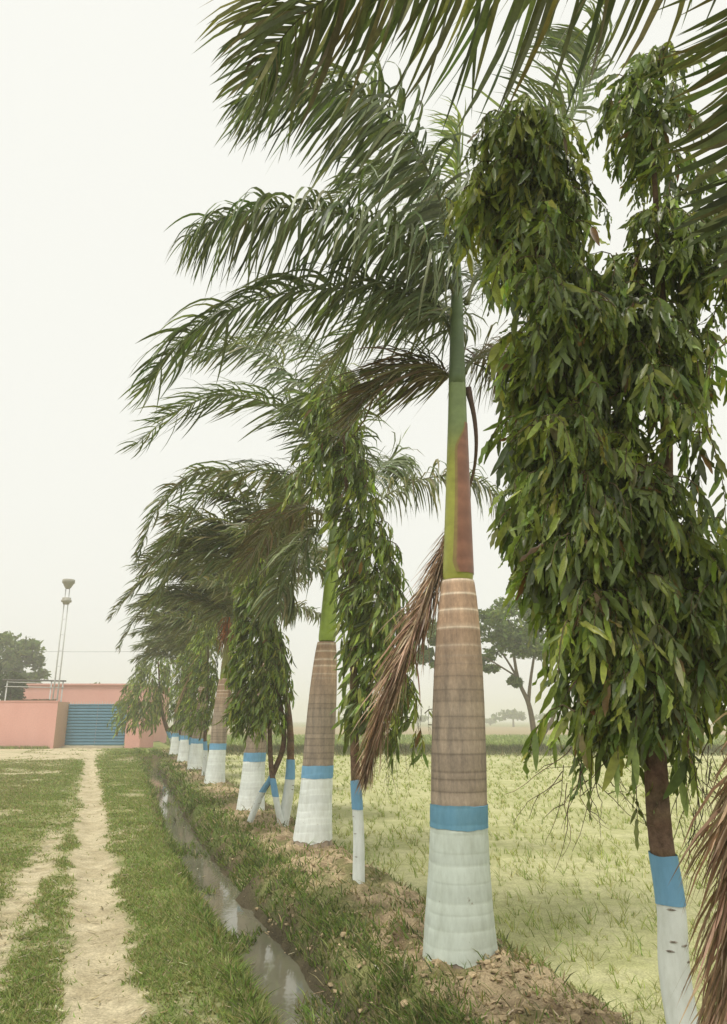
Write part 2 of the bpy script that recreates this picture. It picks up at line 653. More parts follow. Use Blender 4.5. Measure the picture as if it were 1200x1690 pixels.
def leafcol(n, cols, jit=0.18):
    cols = np.array(cols)
    c = cols[RNG.integers(0, len(cols), n)]
    return np.clip(c * (1 + RNG.normal(0, jit, (n, 1))) * (1 + RNG.normal(0, 0.06, (n, 3))), 0.005, 1)


GREENS = [(0.165, 0.235, 0.06), (0.20, 0.265, 0.075), (0.24, 0.27, 0.095), (0.28, 0.27, 0.12)]
STRAW = [(0.30, 0.26, 0.14), (0.24, 0.20, 0.10), (0.36, 0.31, 0.19)]

# turf on the verge, in the middle of the track and left of it
w, Y = scatter(400000, -7.5, -1.15, 4.4, 46, 1.75)
d = masks(w, Y)
X = w + rowx(Y)
dens = np.clip(1.05 - 1.25 * d, 0.006, 1) * (0.25 + 0.9 * smooth(fbm(X, Y, 1.6), 0.3, 0.6))
keep = RNG.random(len(w)) < dens
w, Y = w[keep], Y[keep]
dry = RNG.random(len(w)) < 0.10 + 0.35 * smooth(-w, 3.4, 5.5)
col = np.where(dry[:, None], leafcol(len(w), STRAW), leafcol(len(w), GREENS))
h = (0.016 + 0.026 * RNG.random(len(w))) * (1 + Y / 28) * (0.7 + 0.7 * smooth(-w, 2.1, 1.4))
o = blades(w, Y, h, 0.0052 + 0.0010 * Y, col, 0.9).build('turf_grass', M['grass'])
tag(o, 'short worn turf grass covering the verge and the middle of the track', 'grass', None, 'stuff')

# longer grass and weeds on both ditch banks and the earth bank
w, Y = scatter(170000, -1.65, 0.9, 4.3, 45, 1.75)
X = w + rowx(Y)
dd = np.abs(w - ditch_w(Y))
dens = np.where(dd < 0.27, (0.9 - 0.75 * smooth(Y, 9, 14)) * smooth(fbm(X - 3, Y * 0.8 + 5, 1.9, 3), 0.52, 0.62), np.where(dd < 0.62, 0.95, 0.55))
dens = dens * (0.26 + 0.8 * smooth(fbm(X + 4, Y, 1.5), 0.40, 0.62)) * (1 - 0.8 * smooth(w, -0.62, -0.2)) * (1 - 0.2 * smooth(w - ditch_w(Y), 0.1, 0.3) * (1 - smooth(w - ditch_w(Y), 0.4, 0.6)))
keep = RNG.random(len(w)) < dens
w, Y = w[keep], Y[keep]
dry = RNG.random(len(w)) < 0.16 + 0.25 * (w > -0.3)
col = np.where(dry[:, None], leafcol(len(w), STRAW), leafcol(len(w), [(0.12, 0.18, 0.04), (0.15, 0.22, 0.05), (0.20, 0.22, 0.08), (0.10, 0.12, 0.05)]))
h = (0.018 + 0.075 * RNG.random(len(w)) ** 2.2) * (1 + Y / 45)
o = blades(w, Y, h, 0.0055 + 0.0009 * Y, col, 0.75, np.maximum(0, WATER_Z - ground_h(w, Y)), two=True).build('bank_weeds', M['grass'])
tag(o, 'longer grass and weeds growing on the ditch banks', 'weeds', None, 'stuff')


# broad-leaf weeds
def rice_and_weeds():
    w, Y = scatter(27000, 0.95, 26, 2.6, 44, 1.35)
    X = w + rowx(Y)
    keep = (np.abs(X) < 0.56 * Y + 1) & (RNG.random(len(w)) < 0.35 + 0.9 * smooth(fbm(X, Y, 0.7), 0.35, 0.6))
    w, Y = w[keep], Y[keep]
    # planted in loose rows
    w = np.round(w / 0.22) * 0.22 + RNG.normal(0, 0.06, len(w))
    k = 4
    w2 = np.repeat(w, k) + RNG.normal(0, 0.014, len(w) * k)
    Y2 = np.repeat(Y, k) + RNG.normal(0, 0.014, len(w) * k)
    h = np.repeat(0.05 + 0.12 * RNG.random(len(w)) ** 1.5, k) * (0.6 + 0.5 * RNG.random(len(w) * k))
    col = leafcol(len(w2), [(0.27, 0.33, 0.08), (0.32, 0.35, 0.11), (0.21, 0.27, 0.07), (0.36, 0.34, 0.15)])
    o = blades(w2, Y2, h, 0.0026 + 0.0006 * Y2, col, 0.75, two=True).build('rice_seedlings', M['grass'])
    tag(o, 'thin young rice seedlings standing in the flooded paddy', 'rice', None, 'stuff')
    # field-bund grass and green crop beyond
    n = 26000
    X = RNG.uniform(-14, 28, n)
    Y = 45.3 + RNG.normal(0, 0.75, n)
    w = X - rowx(Y)
    keep = w > 1.0
    w, Y = w[keep], Y[keep]
    col = leafcol(len(w), [(0.11, 0.13, 0.045), (0.15, 0.15, 0.07), (0.09, 0.11, 0.04), (0.22, 0.19, 0.10)])
    o = blades(w, Y, 0.12 + 0.22 * RNG.random(len(w)), 0.05, col, 0.5).build('bund_grass', M['grass'])
    tag(o, 'rough grass growing along the bund across the paddy', 'grass', None, 'stuff')
    n = 30000
    X = RNG.uniform(-30, 50, n)
    Y = 47 + 47 * RNG.random(n) ** 1.4
    w = X - rowx(Y)
    keep = w > 1.0
    w, Y = w[keep], Y[keep]
    col = leafcol(len(w), [(0.20, 0.26, 0.07), (0.24, 0.28, 0.09), (0.17, 0.22, 0.06)])
    o = blades(w, Y, 0.18 + 0.12 * RNG.random(len(w)), 0.09, col, 0.4).build('green_crop', M['grass'])
    tag(o, 'pale green young crop in the field beyond the bund', 'crop', None, 'stuff')


rice_and_weeds()


def clods():
    ico = np.array([(0, 0, 1), (.89, 0, .45), (.28, .85, .45), (-.72, .53, .45), (-.72, -.53, .45), (.28, -.85, .45),
                    (.72, .53, -.45), (-.28, .85, -.45), (-.89, 0, -.45), (-.28, -.85, -.45), (.72, -.53, -.45), (0, 0, -1)], float)
    tri = np.array([(0, 1, 2), (0, 2, 3), (0, 3, 4), (0, 4, 5), (0, 5, 1), (1, 6, 2), (2, 7, 3), (3, 8, 4), (4, 9, 5), (5, 10, 1),
                    (2, 6, 7), (3, 7, 8), (4, 8, 9), (5, 9, 10), (1, 10, 6), (11, 7, 6), (11, 8, 7), (11, 9, 8), (11, 10, 9), (11, 6, 10)])
    w, Y = scatter(9000, -0.95, 0.75, 3.6, 40, 1.7)
    X = w + rowx(Y)
    keep = RNG.random(len(w)) < 0.15 + smooth(fbm(X, Y, 1.7), 0.42, 0.6)
    w, Y, X = w[keep], Y[keep], X[keep]
    z = ground_h(w, Y)
    mb = MB()
    s = 0.004 + 0.024 * RNG.random(len(w)) ** 4
    for k in range(len(w)):
        V = ico * (1 + RNG.normal(0, 0.28, (12, 1))) * s[k] * np.array([1.2, 1.2, 0.6]) * (1 + RNG.normal(0, 0.2, 3))
        c = np.array([0.40, 0.31, 0.19]) * (0.75 + 0.5 * RNG.random())
        mb.add(V + (X[k], Y[k], z[k] + 0.05 * s[k]), None, tri, c)
    tag(mb.build('soil_clods', M['clod'], None, False), 'dry crumbly lumps of soil on the bank around the palm bases', 'soil', None, 'stuff')
    # straw litter
    w, Y = scatter(5200, -6, 0.7, 4.4, 24, 1.7)
    X = w + rowx(Y)
    keep = (RNG.random(len(w)) < 0.3 + 0.6 * (w < -3.0)) & ((np.abs(w - ditch_w(Y)) > 0.4) | (RNG.random(len(w)) < 0.5))
    w, Y, X = w[keep], Y[keep], X[keep]
    z = np.maximum(ground_h(w, Y), WATER_Z - 0.008) + 0.015
    a = RNG.random(len(w)) * 6.28
    L = 0.03 + 0.09 * RNG.random(len(w)) ** 2
    d = np.stack([np.cos(a) * L, np.sin(a) * L, RNG.normal(0, 0.1, len(w)) * L], -1)
    s = np.stack([-np.sin(a), np.cos(a), np.zeros(len(w))], -1) * (0.0025 + 0.0004 * Y)[:, None]
    P = np.stack([X, Y, z], -1)
    V = np.stack([P - s, P + s, P + d + s, P + d - s], 1).reshape(-1, 3)
    mb = MB()
    mb.add(V, np.arange(len(w))[:, None] * 4 + np.array([[0, 1, 2, 3]]), None, np.repeat(leafcol(len(w), STRAW + [(0.45, 0.40, 0.27)]), 4, 0))
    tag(mb.build('straw_litter', M['dead']), 'loose straw and dry leaf litter lying on the turf and bank', 'litter', None, 'stuff')


clods()

# ------------------------------------------------------------------ palms
GREENF = [(0.116, 0.15, 0.057), (0.14, 0.175, 0.075), (0.091, 0.122, 0.046), (0.195, 0.219, 0.109)]
OLIVEF = [(0.144, 0.144, 0.055), (0.126, 0.144, 0.05), (0.18, 0.163, 0.077)]
BROWNF = [(0.16, 0.115, 0.065), (0.12, 0.095, 0.05), (0.20, 0.14, 0.085)]
DEADF = [(0.42, 0.29, 0.20), (0.34, 0.235, 0.155), (0.52, 0.39, 0.28), (0.24, 0.165, 0.105)]
WIND = np.array([-1.0, 0.12, 0.0])


def ribbon(mb, P, W, widths, col):
    """P (n,k,3) centre lines, W (n,k,3) width directions, widths (n,k) -> strips; the last ring is a point"""
    n, k, _ = P.shape
    a = P[:, :-1] - W[:, :-1] * widths[:, :-1, None] * 0.5
    b = P[:, :-1] + W[:, :-1] * widths[:, :-1, None] * 0.5
    V = np.concatenate([np.stack([a, b], 2).reshape(n, -1, 3), P[:, -1:]], 1)
    m = V.shape[1]
    off = np.arange(n)[:, None, None] * m
    Q = np.array([(2 * i, 2 * i + 1, 2 * i + 3, 2 * i + 2) for i in range(k - 2)])
    Tt = np.array([(2 * (k - 2), 2 * (k - 2) + 1, m - 1)])
    mb.add(V.reshape(-1, 3), (off + Q[None]).reshape(-1, 4), (off + Tt[None]).reshape(-1, 3), np.repeat(col, m, 0))


def leaflets(R, cols, t0=0.14, n=85, L=0.55, width=0.03, blow=(-0.5, 0, -0.6), stiff=0.55, fwd=0.55, seg=5, spread=0.5, up=0.25, rng=RNG, fray=0.25):
    """pinnate leaflets of a frond with rachis points R: each side hangs and blows with the wind"""
    mb = MB()
    m = len(R)
    T = nrm(np.gradient(R, axis=0))
    blow = np.asarray(blow, float)
    for side in (-1, 1):
        t = np.linspace(t0, 0.995, n) + rng.normal(0, 0.15 / n, n)
        t = np.clip(t, 0, 0.999)
        f = t * (m - 1)
        i = np.minimum(f.astype(int), m - 2)
        fr = (f - i)[:, None]
        base = R[i] * (1 - fr) + R[i + 1] * fr
        tan = nrm(T[i] * (1 - fr) + T[i + 1] * fr)
        S = np.cross(tan, np.array([0, 0, 1.0]))
        bad = np.linalg.norm(S, axis=1) < 0.25
        S[bad] = np.cross(tan[bad], np.array([0.3, 1.0, 0.2]))
        S = nrm(S)
        N = np.cross(S, tan)
        lean = rng.normal(up, spread, n)
        d = nrm(S * side * 0.8 + tan * (fwd + 0.5 * t[:, None] ** 3) + N * lean[:, None])
        prof = np.interp(t, [t0, t0 + 0.12, 0.45, 0.8, 1.0], [0.55, 0.85, 1.0, 0.78, 0.38])
        len_ = L * prof * (1 + rng.normal(0, 0.1, n)) * np.where(rng.random(n) < fray, rng.uniform(0.55, 0.95, n), 1)
        k = seg
        step = len_ / (k - 1)
        P = np.zeros((n, k, 3))
        P[:, 0] = base
        D = d.copy()
        ds = [D]
        jit = rng.normal(0, 0.16, (n, 3))
        for q in range(1, k):
            P[:, q] = P[:, q - 1] + D * step[:, None]
            D = nrm(D + (1 - stiff) * (blow + jit) * (0.55 + 0.5 * q / k))
            ds.append(D)
        Dm = np.stack(ds, 1)
        tw = rng.normal(0, 0.5, n)
        ref = nrm(N * np.cos(tw)[:, None] + S * np.sin(tw)[:, None])
        W = nrm(np.cross(Dm, ref[:, None]))
        wp = np.interp(np.linspace(0, 1, k), [0, 0.15, 0.45, 0.8, 1], [0.5, 0.95, 1.0, 0.6, 0.0])
        widths = 1.15 * width * wp[None] * (0.75 + 0.5 * rng.random((n, 1))) * np.sqrt(prof)[:, None]
        ribbon(mb, P, W, widths, leafcol(n, cols, 0.2))
    return mb


def frond(parent, R, cols, stalk=(0.13, 0.14, 0.05), r0=0.02, name='frond', dead=False, label=None, stalk2=None, **kw):
    mb = MB()
    m = len(R)
    t = np.linspace(0, 1, m)
    rr = r0 * np.interp(t, [0, 0.06, 0.3, 1], [1.5, 1.0, 0.6, 0.12])
    c2 = np.array(stalk2 if stalk2 is not None else (0.10, 0.10, 0.045))
    cc = np.array(stalk)[None] * (1 - t[:, None]) + c2[None] * t[:, None]
    mb.tube(R, rr, 6, np.vstack([np.repeat(cc, 6, 0), cc[:1], cc[-1:]]))
    f = part(name, mb, M['rachis'] if not dead else M['dead'], parent)
    lf = part('leaflets', leaflets(R, cols, **kw), M['dead'] if dead else M['frond'], f, True, True)
    if label:
        f['label'] = label
    return f


def palm_axis(base, lean, z):
    z = np.asarray(z, float)
    return np.stack([base[0] + lean[0] * z + 0 * z, base[1] + lean[1] * z + 0 * z, base[2] + z], -1)


def lathe(mb, ctr, rad, sides, cols, jit=None):
    n = len(ctr)
    ang = np.linspace(0, 2 * np.pi, sides, endpoint=False)
    r = rad[:, None] * np.ones(sides)[None] if rad.ndim == 1 else rad
    V = np.stack([ctr[:, 0:1] + r * np.cos(ang), ctr[:, 1:2] + r * np.sin(ang), np.repeat(ctr[:, 2:3], sides, 1)], -1)
    if jit is not None:
        V[..., 2] += jit
    i, k = np.meshgrid(np.arange(n - 1), np.arange(sides), indexing='ij')
    k2 = (k + 1) % sides
    Q = np.stack([i * sides + k, i * sides + k2, (i + 1) * sides + k2, (i + 1) * sides + k], -1).reshape(-1, 4)
    mb.add(V.reshape(-1, 3), Q, None, np.repeat(cols, sides, 0) if cols.ndim == 2 else cols)


TZ = np.array([-0.15, 0.0, 0.12, 0.35, 0.6, 0.87, 1.32, 1.7, 2.0, 2.3, 2.5, 2.62, 2.66])
TR = np.array([0.275, 0.262, 0.252, 0.232, 0.215, 0.205, 0.203, 0.195, 0.184, 0.166, 0.148, 0.132, 0.122])


def trunk_r(z):
    # smooth interpolation
    return np.interp(z, TZ, TR)


def palm_base(root, base, lean, seed, s=1.0, shaft_cols=None, shaft_top=4.3, white_lo=0.06, band=(0.865, 1.02), fat=1.0, shade_dirt_tint=(1, 1, 1)):
    """trunk with ring scars, whitewash, blue band and crownshaft; returns f(z) centre line"""
    rng = np.random.default_rng(seed)
    # ring scars: dense low relief steps
    zs, z = [], -0.15
    rings = [-0.05]
    while rings[-1] < 2.6:
        rings.append(rings[-1] + np.interp(rings[-1], [0, 1, 2, 2.7], [0.085, 0.085, 0.10, 0.115]) * rng.uniform(0.55, 1.45))
    rings = np.array(rings)
    zs = np.unique(np.concatenate([np.arange(-0.15, 2.661, 0.03), rings - 0.009, rings, rings + 0.009]))
    zs = zs[zs <= 2.66]
    sides = 48
    ang = np.linspace(0, 2 * np.pi, sides, endpoint=False)
    ph = rng.random(4) * 6.28

    def rfun(z, a):
        """radius with soft flutes and ring scars"""
        zj = z - 0.010 * np.sin(a + ph[0]) - 0.005 * np.sin(3 * a + ph[1])
        g = np.exp(-(np.min(np.abs(zj[..., None] - rings), -1) / 0.008) ** 2)
        lowz = 1 - smooth(z, 0.9, 2.2)
        flare = 1 + 0.03 * np.sin(3 * a + ph[2]) * (1 - smooth(z, 0.0, 0.35)) + 0.010 * np.sin(2 * a + ph[3])
        return fat * trunk_r(z) * flare - 0.0014 * g * lowz + 0.0015 * g * (1 - lowz), g

    Zg, Ag = np.meshgrid(zs, ang, indexing='ij')
    rad, gm = rfun(Zg, Ag)
    jit = None
    groove = gm.mean(1)
    dring = np.min(np.abs(zs[:, None] - rings[None]), 1)
    groove = np.exp(-(dring / 0.008) ** 2)
    # colours: grey-brown low, pink-brown high with pale ring scars near the top
    up = smooth(zs, 1.6, 2.5)
    c = np.array([0.36, 0.295, 0.23])[None] * (1 - up[:, None]) + np.array([0.45, 0.31, 0.215])[None] * up[:, None]
    ringid = np.searchsorted(rings, zs)
    c = c * (0.90 + 0.22 * np.random.default_rng(seed + 5).random(len(rings) + 2)[ringid])[:, None]
    pale = groove * smooth(zs, 1.95, 2.35)
    c = c * (1 - pale[:, None]) + np.array([0.78, 0.66, 0.52])[None] * pale[:, None]
    dk = groove * (1 - smooth(zs, 1.95, 2.35)) * 0.3
    c = c * (1 - dk[:, None])
    mb = MB()
    ctr = palm_axis(base, lean, zs)
    lathe(mb, ctr, rad, sides, c, jit)
    tr = part('trunk', mb, M['palm_trunk'], root)

    # paint coats: shells a few millimetres proud with brushed, ragged edges
    def coat(name, z0, z1, e0, e1, mat, proud=0.003):
        m_ = 96
        a2 = np.linspace(0, 2 * np.pi, m_, endpoint=False)
        wob = lambda: 0.5 * np.sin(2 * a2 + rng.random() * 6) + 0.35 * np.sin(5 * a2 + rng.random() * 6) + 0.25 * np.sin(11 * a2 + rng.random() * 6) + 0.10 * rng.normal(0, 1, m_)
        lo, hi = z0 + e0 * wob(), z1 + e1 * wob()
        rows = zs[(zs > z0) & (zs < z1)]
        rows = np.concatenate([[z0 - 0.2], rows, [z1 + 0.2]])
        Zm = np.clip(rows[:, None] + 0 * a2[None], lo[None], hi[None])
        r, g = rfun(Zm, a2[None] + 0 * Zm)
        r = r + proud
        ctr2 = palm_axis(base, lean, Zm)
        V = ctr2 + np.stack([r * np.cos(a2), r * np.sin(a2), 0 * r], -1)
        n_ = len(rows)
        i, k = np.meshgrid(np.arange(n_ - 1), np.arange(m_), indexing='ij')
        k2 = (k + 1) % m_
        Q = np.stack([i * m_ + k, i * m_ + k2, (i + 1) * m_ + k2, (i + 1) * m_ + k], -1).reshape(-1, 4)
        m2 = MB()
        rid = np.searchsorted(rings, Zm)
        tone = 0.93 + 0.12 * np.random.default_rng(seed + 9).random(len(rings) + 2)[rid] + 0.07 * g
        m2.add(V.reshape(-1, 3), Q, None, np.repeat(tone.reshape(-1, 1), 3, 1) * np.array(shade_dirt_tint))
        part(name, m2, mat, tr)

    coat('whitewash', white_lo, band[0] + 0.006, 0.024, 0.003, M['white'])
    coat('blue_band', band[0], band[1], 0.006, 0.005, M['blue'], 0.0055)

    # crownshaft
    zs2 = np.linspace(2.655, shaft_top, 44)
    f = (zs2 - 2.655) / (shaft_top - 2.655)
    r2 = fat * np.interp(f, [0, 0.03, 0.1, 0.45, 0.8, 1.0], [0.114, 0.122, 0.118, 0.098, 0.080, 0.072])
    a2 = np.linspace(0, 2 * np.pi, 32, endpoint=False)
    rad2 = r2[:, None] * (1 + 0.02 * np.sin(a2 * 3 + 1.3 + 2 * f[:, None]))
    lowc, highc = shaft_cols or ((0.24, 0.27, 0.045), (0.17, 0.22, 0.09))
    c2 = np.array(lowc)[None] * (1 - smooth(f, 0.55, 0.8)[:, None]) + np.array(highc)[None] * smooth(f, 0.55, 0.8)[:, None]
    m3 = MB()
    lathe(m3, palm_axis(base, lean, zs2), rad2, 32, c2)
    sh = part('crownshaft', m3, M['shaft'], root)
    return tr, sh, (lambda z: palm_axis(base, lean, np.array([z]))[0]), rng


def wind_frond(p0, az, el, L, rng, wind=0.07, grav=0.085, n=22):
    """rachis that leaves the crown at (az, el) and is bent by its weight and the wind"""
    d = np.array([math.cos(el) * math.cos(az), math.cos(el) * math.sin(az), math.sin(el)])
    P = [np.array(p0, float)]
    st = L / (n - 1)
    for i in range(n - 1):
        P.append(P[-1] + d * st)
        f = i / n
        d = nrm(d + wind * WIND * (0.5 + f) + np.array([0, 0, -1]) * grav * (0.35 + 1.3 * f))
    return np.array(P)


def spear(root, p, top, rng, tuft=True, col=(0.20, 0.25, 0.09)):
    mb = MB()
    R = spline([p, p * 0.5 + top * 0.5 + np.array([0.01, 0, 0]), top], 10)
    mb.tube(R, np.linspace(0.035, 0.012, 10), 7, np.array(col))
    s = part('spear_leaf', mb, M['shaft'], root)
    if tuft:
        n = 60
        t = np.linspace(0.55, 0.98, n)
        base = R[0] * (1 - t[:, None]) + R[-1] * t[:, None]
        a = rng.normal(math.pi, 1.0, n)
        D = nrm(np.stack([np.cos(a) * 0.6, np.sin(a) * 0.5, np.full(n, 0.9)], -1))
        k = 5
        P = np.zeros((n, k, 3))
        P[:, 0] = base
        Ds = [D]
        for q in range(1, k):
            P[:, q] = P[:, q - 1] + D * 0.10 * (0.7 + 0.6 * rng.random((n, 1)))
            D = nrm(D + np.array([-0.35, 0, -0.28]) + rng.normal(0, 0.12, (n, 3)))
            Ds.append(D)
        Dm = np.stack(Ds, 1)
        W = nrm(np.cross(Dm, np.array([0.2, 1, 0.3])))
        wd = 0.02 * np.interp(np.linspace(0, 1, k), [0, 0.3, 1], [0.6, 1, 0])[None] * np.ones((n, 1))
        m2 = MB()
        ribbon(m2, P, W, wd, leafcol(n, [(0.27, 0.34, 0.08), (0.34, 0.40, 0.11), (0.20, 0.27, 0.07)]))
        part('leaflets', m2, M['frond'], s, True, True)
    return s


PALMS = [1.05, 5.95, 10.8, 15.0, 20.8, 26.2, 31.3, 36.6]


def pal_base(i):
    Y = PALMS[i]
    return np.array([rowx(Y) + (0.135 if i == 2 else 0.0), Y, 0.0])


def leanof(i):
    return [(0.03, 0.0), (0.033, 0.0), (0.058, 0.0), (0.045, 0.0), (0.045, 0.0), (0.035, 0), (0.03, 0), (0.03, 0)][i]


def rach(pts, n=26):
    return spline([at(*p) for p in pts], n)


PG = 'royal palms with painted trunks along the ditch'

# --- nearest palm in view
B = pal_base(1)
root = thing('palm_tree', 'big painted palm in front, green crownshaft with a long red-brown scar', 'palm tree', B, PG)
tr, sh, ax, rng = palm_base(root, B, leanof(1), 101, shaft_top=4.35, shaft_cols=((0.33, 0.34, 0.055), (0.19, 0.25, 0.10)), white_lo=0.04, shade_dirt_tint=(0.76, 0.80, 0.745))  # paint coats tinted darker: crown shade and greenish dirt put into their colour
# dry red-brown sheath scar on the right half of the crownshaft
m2 = MB()
zz = np.linspace(2.70, 3.98, 30)
f = (zz - 2.655) / (4.35 - 2.655)
r2 = np.interp(f, [0, 0.03, 0.1, 0.45, 0.8, 1.0], [0.114, 0.122, 0.118, 0.098, 0.080, 0.072]) * 1.02 + 0.003
aa = np.linspace(0, 1, 16)
lft = np.radians(-118) + np.radians(26) * np.sin((zz - 2.7) * 2.2) * (zz > 2.7) * 0.35
lft = lft + np.radians(62) * smooth(zz, 3.72, 3.98) + np.radians(16) * (1 - smooth(zz, 2.70, 2.78))
rgt = np.radians(18) + np.radians(6) * np.sin(zz * 5)
A = lft[:, None] * (1 - aa[None]) + rgt[None].T * aa[None]
V = np.stack([B[0] + 0.033 * zz[:, None] + r2[:, None] * np.cos(A), B[1] + r2[:, None] * np.sin(A), np.repeat(zz[:, None], 16, 1)], -1)
i, k = np.meshgrid(np.arange(29), np.arange(15), indexing='ij')
cs = np.where((aa > 0.78)[None, :, None] & (aa < 0.86)[None, :, None], np.array([0.10, 0.09, 0.03]), np.array([0.27, 0.125, 0.08])) * (0.8 + 0.4 * np.random.default_rng(2).random((30, 1, 1)) ** 2)
cs = np.where((aa < 0.10)[None, :, None], np.array([0.27, 0.20, 0.06]), cs)
cs = np.where((aa >= 0.86)[None, :, None], np.array([0.28, 0.17, 0.11]), cs)
m2.add(V.reshape(-1, 3), np.stack([i * 16 + k, i * 16 + k + 1, (i + 1) * 16 + k + 1, (i + 1) * 16 + k], -1).reshape(-1, 4), None, cs.reshape(-1, 3))
sc = part('dry_sheath', m2, M['shaft'], sh)
sc['label'] = 'red-brown dried sheath scar on the crownshaft'
# upper stem
m2 = MB()
zz = np.linspace(4.34, 5.5, 14)
m2.tube(palm_axis(B, leanof(1), zz), np.interp(zz, [4.34, 4.6, 5.1, 5.5], [0.074, 0.066, 0.055, 0.04]), 12, np.array([0.12, 0.17, 0.075]))
part('leaf_sheath', m2, M['shaft'], root)
spear(root, ax(5.45), at(757, 195, 5.95), rng)
Yp = 5.95
KW = dict(rng=rng)
frond(root, rach([(752, 500, Yp), (742, 470, Yp - .05), (700, 425, Yp - .15), (610, 368, Yp - .35), (500, 343, Yp - .5), (390, 352, Yp - .6), (312, 392, Yp - .65)]), GREENF,
      n=170, L=0.95, width=0.025, blow=(-0.25, 0, -1.1), stiff=0.25, fwd=0.25, seg=8, up=0.0, spread=0.35, **KW)
frond(root, rach([(752, 600, Yp), (742, 545, Yp + .03), (715, 500, Yp + .1), (630, 478, Yp + .15), (520, 478, Yp + .1), (410, 500, Yp), (310, 555, Yp - .1), (240, 640, Yp - .1)]), GREENF,
      n=170, L=0.85, width=0.026, blow=(-0.5, 0, -0.85), stiff=0.32, fwd=0.4, seg=8, up=0.1, spread=0.45, **KW)
frond(root, rach([(756, 470, Yp), (742, 400, Yp - .1), (715, 300, Yp - .25), (655, 205, Yp - .4), (570, 150, Yp - .55), (470, 140, Yp - .65), (400, 180, Yp - .7)]), GREENF,
      n=180, L=1.0, width=0.028, blow=(-0.5, 0, -1.0), stiff=0.3, fwd=0.3, seg=8, up=0.0, spread=0.4, **KW)
frond(root, rach([(760, 625, Yp), (735, 618, Yp + .05), (700, 607, Yp + .1), (655, 612, Yp + .12), (610, 640, Yp + .1), (575, 690, Yp + .05)]), BROWNF + OLIVEF,
      stalk=(0.16, 0.17, 0.06), n=170, L=0.72, width=0.02, blow=(-0.9, 0, -0.7), stiff=0.15, up=0.0, spread=0.4, label='browning old frond drooping left of the crownshaft', **KW)
frond(root, rach([(766, 615, Yp + .03), (778, 598, Yp + .1), (800, 580, Yp + .2), (830, 575, Yp + .4), (855, 600, Yp + .6), (870, 650, Yp + .7)]), BROWNF + OLIVEF,
      stalk=(0.14, 0.16, 0.07), n=110, L=0.72, width=0.02, blow=(-0.25, 0, -1.0), stiff=0.25, up=0.0, spread=0.4, **KW)
frond(root, rach([(765, 420, Yp + .03), (785, 360, Yp + .15), (840, 300, Yp + .3), (900, 250, Yp + .35), (945, 190, Yp + .3), (970, 120, Yp + .2), (968, 60, Yp)]), GREENF,
      n=120, L=1.1, width=0.025, blow=(-1.0, 0, -0.35), stiff=0.2, up=0.0, spread=0.3, **KW)
frond(root, rach([(758, 480, Yp + .05), (755, 400, Yp + .25), (735, 330, Yp + .6), (690, 290, Yp + 1.0), (620, 290, Yp + 1.3), (550, 330, Yp + 1.5)]), GREENF,
      n=120, L=0.78, width=0.026, blow=(-0.55, 0, -0.9), stiff=0.25, up=0.1, spread=0.4, **KW)
frond(root, rach([(757, 560, Yp + .05), (745, 520, Yp + .35), (720, 500, Yp + .8), (660, 510, Yp + 1.2), (590, 550, Yp + 1.5), (530, 620, Yp + 1.6)]), GREENF + OLIVEF,
      n=120, L=0.75, width=0.026, blow=(-0.55, 0, -0.9), stiff=0.25, up=0.1, spread=0.4, **KW)
frond(root, rach([(770, 500, Yp + .05), (790, 450, Yp + .3), (830, 430, Yp + .7), (890, 460, Yp + 1.1), (940, 540, Yp + 1.3)]), GREENF,
      n=110, L=0.7, width=0.026, blow=(-0.4, 0, -0.9), stiff=0.3, up=0.0, spread=0.4, **KW)
# dead stalk curving down the right of the crownshaft, its dead leaflets streaming behind the trunk to the left
frond(root, rach([(772, 640, Yp + .02), (783, 690, Yp + .04), (786, 740, Yp + .1), (779, 790, Yp + .24), (757, 850, Yp + .28), (728, 925, Yp + .2), (690, 1020, Yp + .05), (655, 1110, Yp), (625, 1200, Yp), (608, 1265, Yp)], 40), DEADF,
      stalk=(0.13, 0.085, 0.07), stalk2=(0.24, 0.16, 0.11), r0=0.022, name='dead_frond', dead=True, label='dried brown frond hanging down beside the trunk',
      t0=0.43, n=620, L=0.58, width=0.012, blow=(-0.36, 0, -0.95), stiff=0.4, fwd=2.0, up=0.0, spread=0.5, **KW)

# --- palm beside the camera, trunk out of frame
B = pal_base(0)
root = thing('palm_tree', 'nearest palm off the right edge, its fronds hanging across the top of the picture', 'palm tree', B, PG)
tr, sh, ax, rng = palm_base(root, B, leanof(0), 77)
KW = dict(rng=rng)
c0 = ax(4.3)
s0 = ax(4.35)
spear(root, ax(4.2), ax(6.8), rng)
def rach0(pts, n=26):
    return spline([c0] + [at(*p) for p in pts], n)


frond(root, rach0([(1420, -400, 1.5), (1180, -210, 2.0), (980, -120, 2.4), (800, -70, 2.7), (660, -50, 2.95), (560, -15, 3.1), (480, 45, 3.2), (425, 130, 3.25)], 34), GREENF + OLIVEF,
      n=160, L=0.88, width=0.028, blow=(-0.5, 0, -0.95), stiff=0.22, up=0.0, spread=0.4, **KW)
frond(root, rach0([(1440, -260, 1.6), (1330, -60, 2.0), (1290, 110, 2.4), (1272, 280, 2.6), (1262, 430, 2.7)], 26), OLIVEF + GREENF,
      n=90, L=0.55, width=0.03, blow=(-0.95, 0.1, -0.25), stiff=0.35, up=0.0, spread=0.4, **KW)
frond(root, rach0([(1500, -300, 1.5), (1420, -50, 1.9), (1380, 200, 2.2), (1350, 400, 2.4), (1320, 560, 2.5)], 26), OLIVEF + GREENF,
      n=80, L=0.5, width=0.03, blow=(-0.95, 0.1, -0.3), stiff=0.35, up=0.0, spread=0.4, **KW)
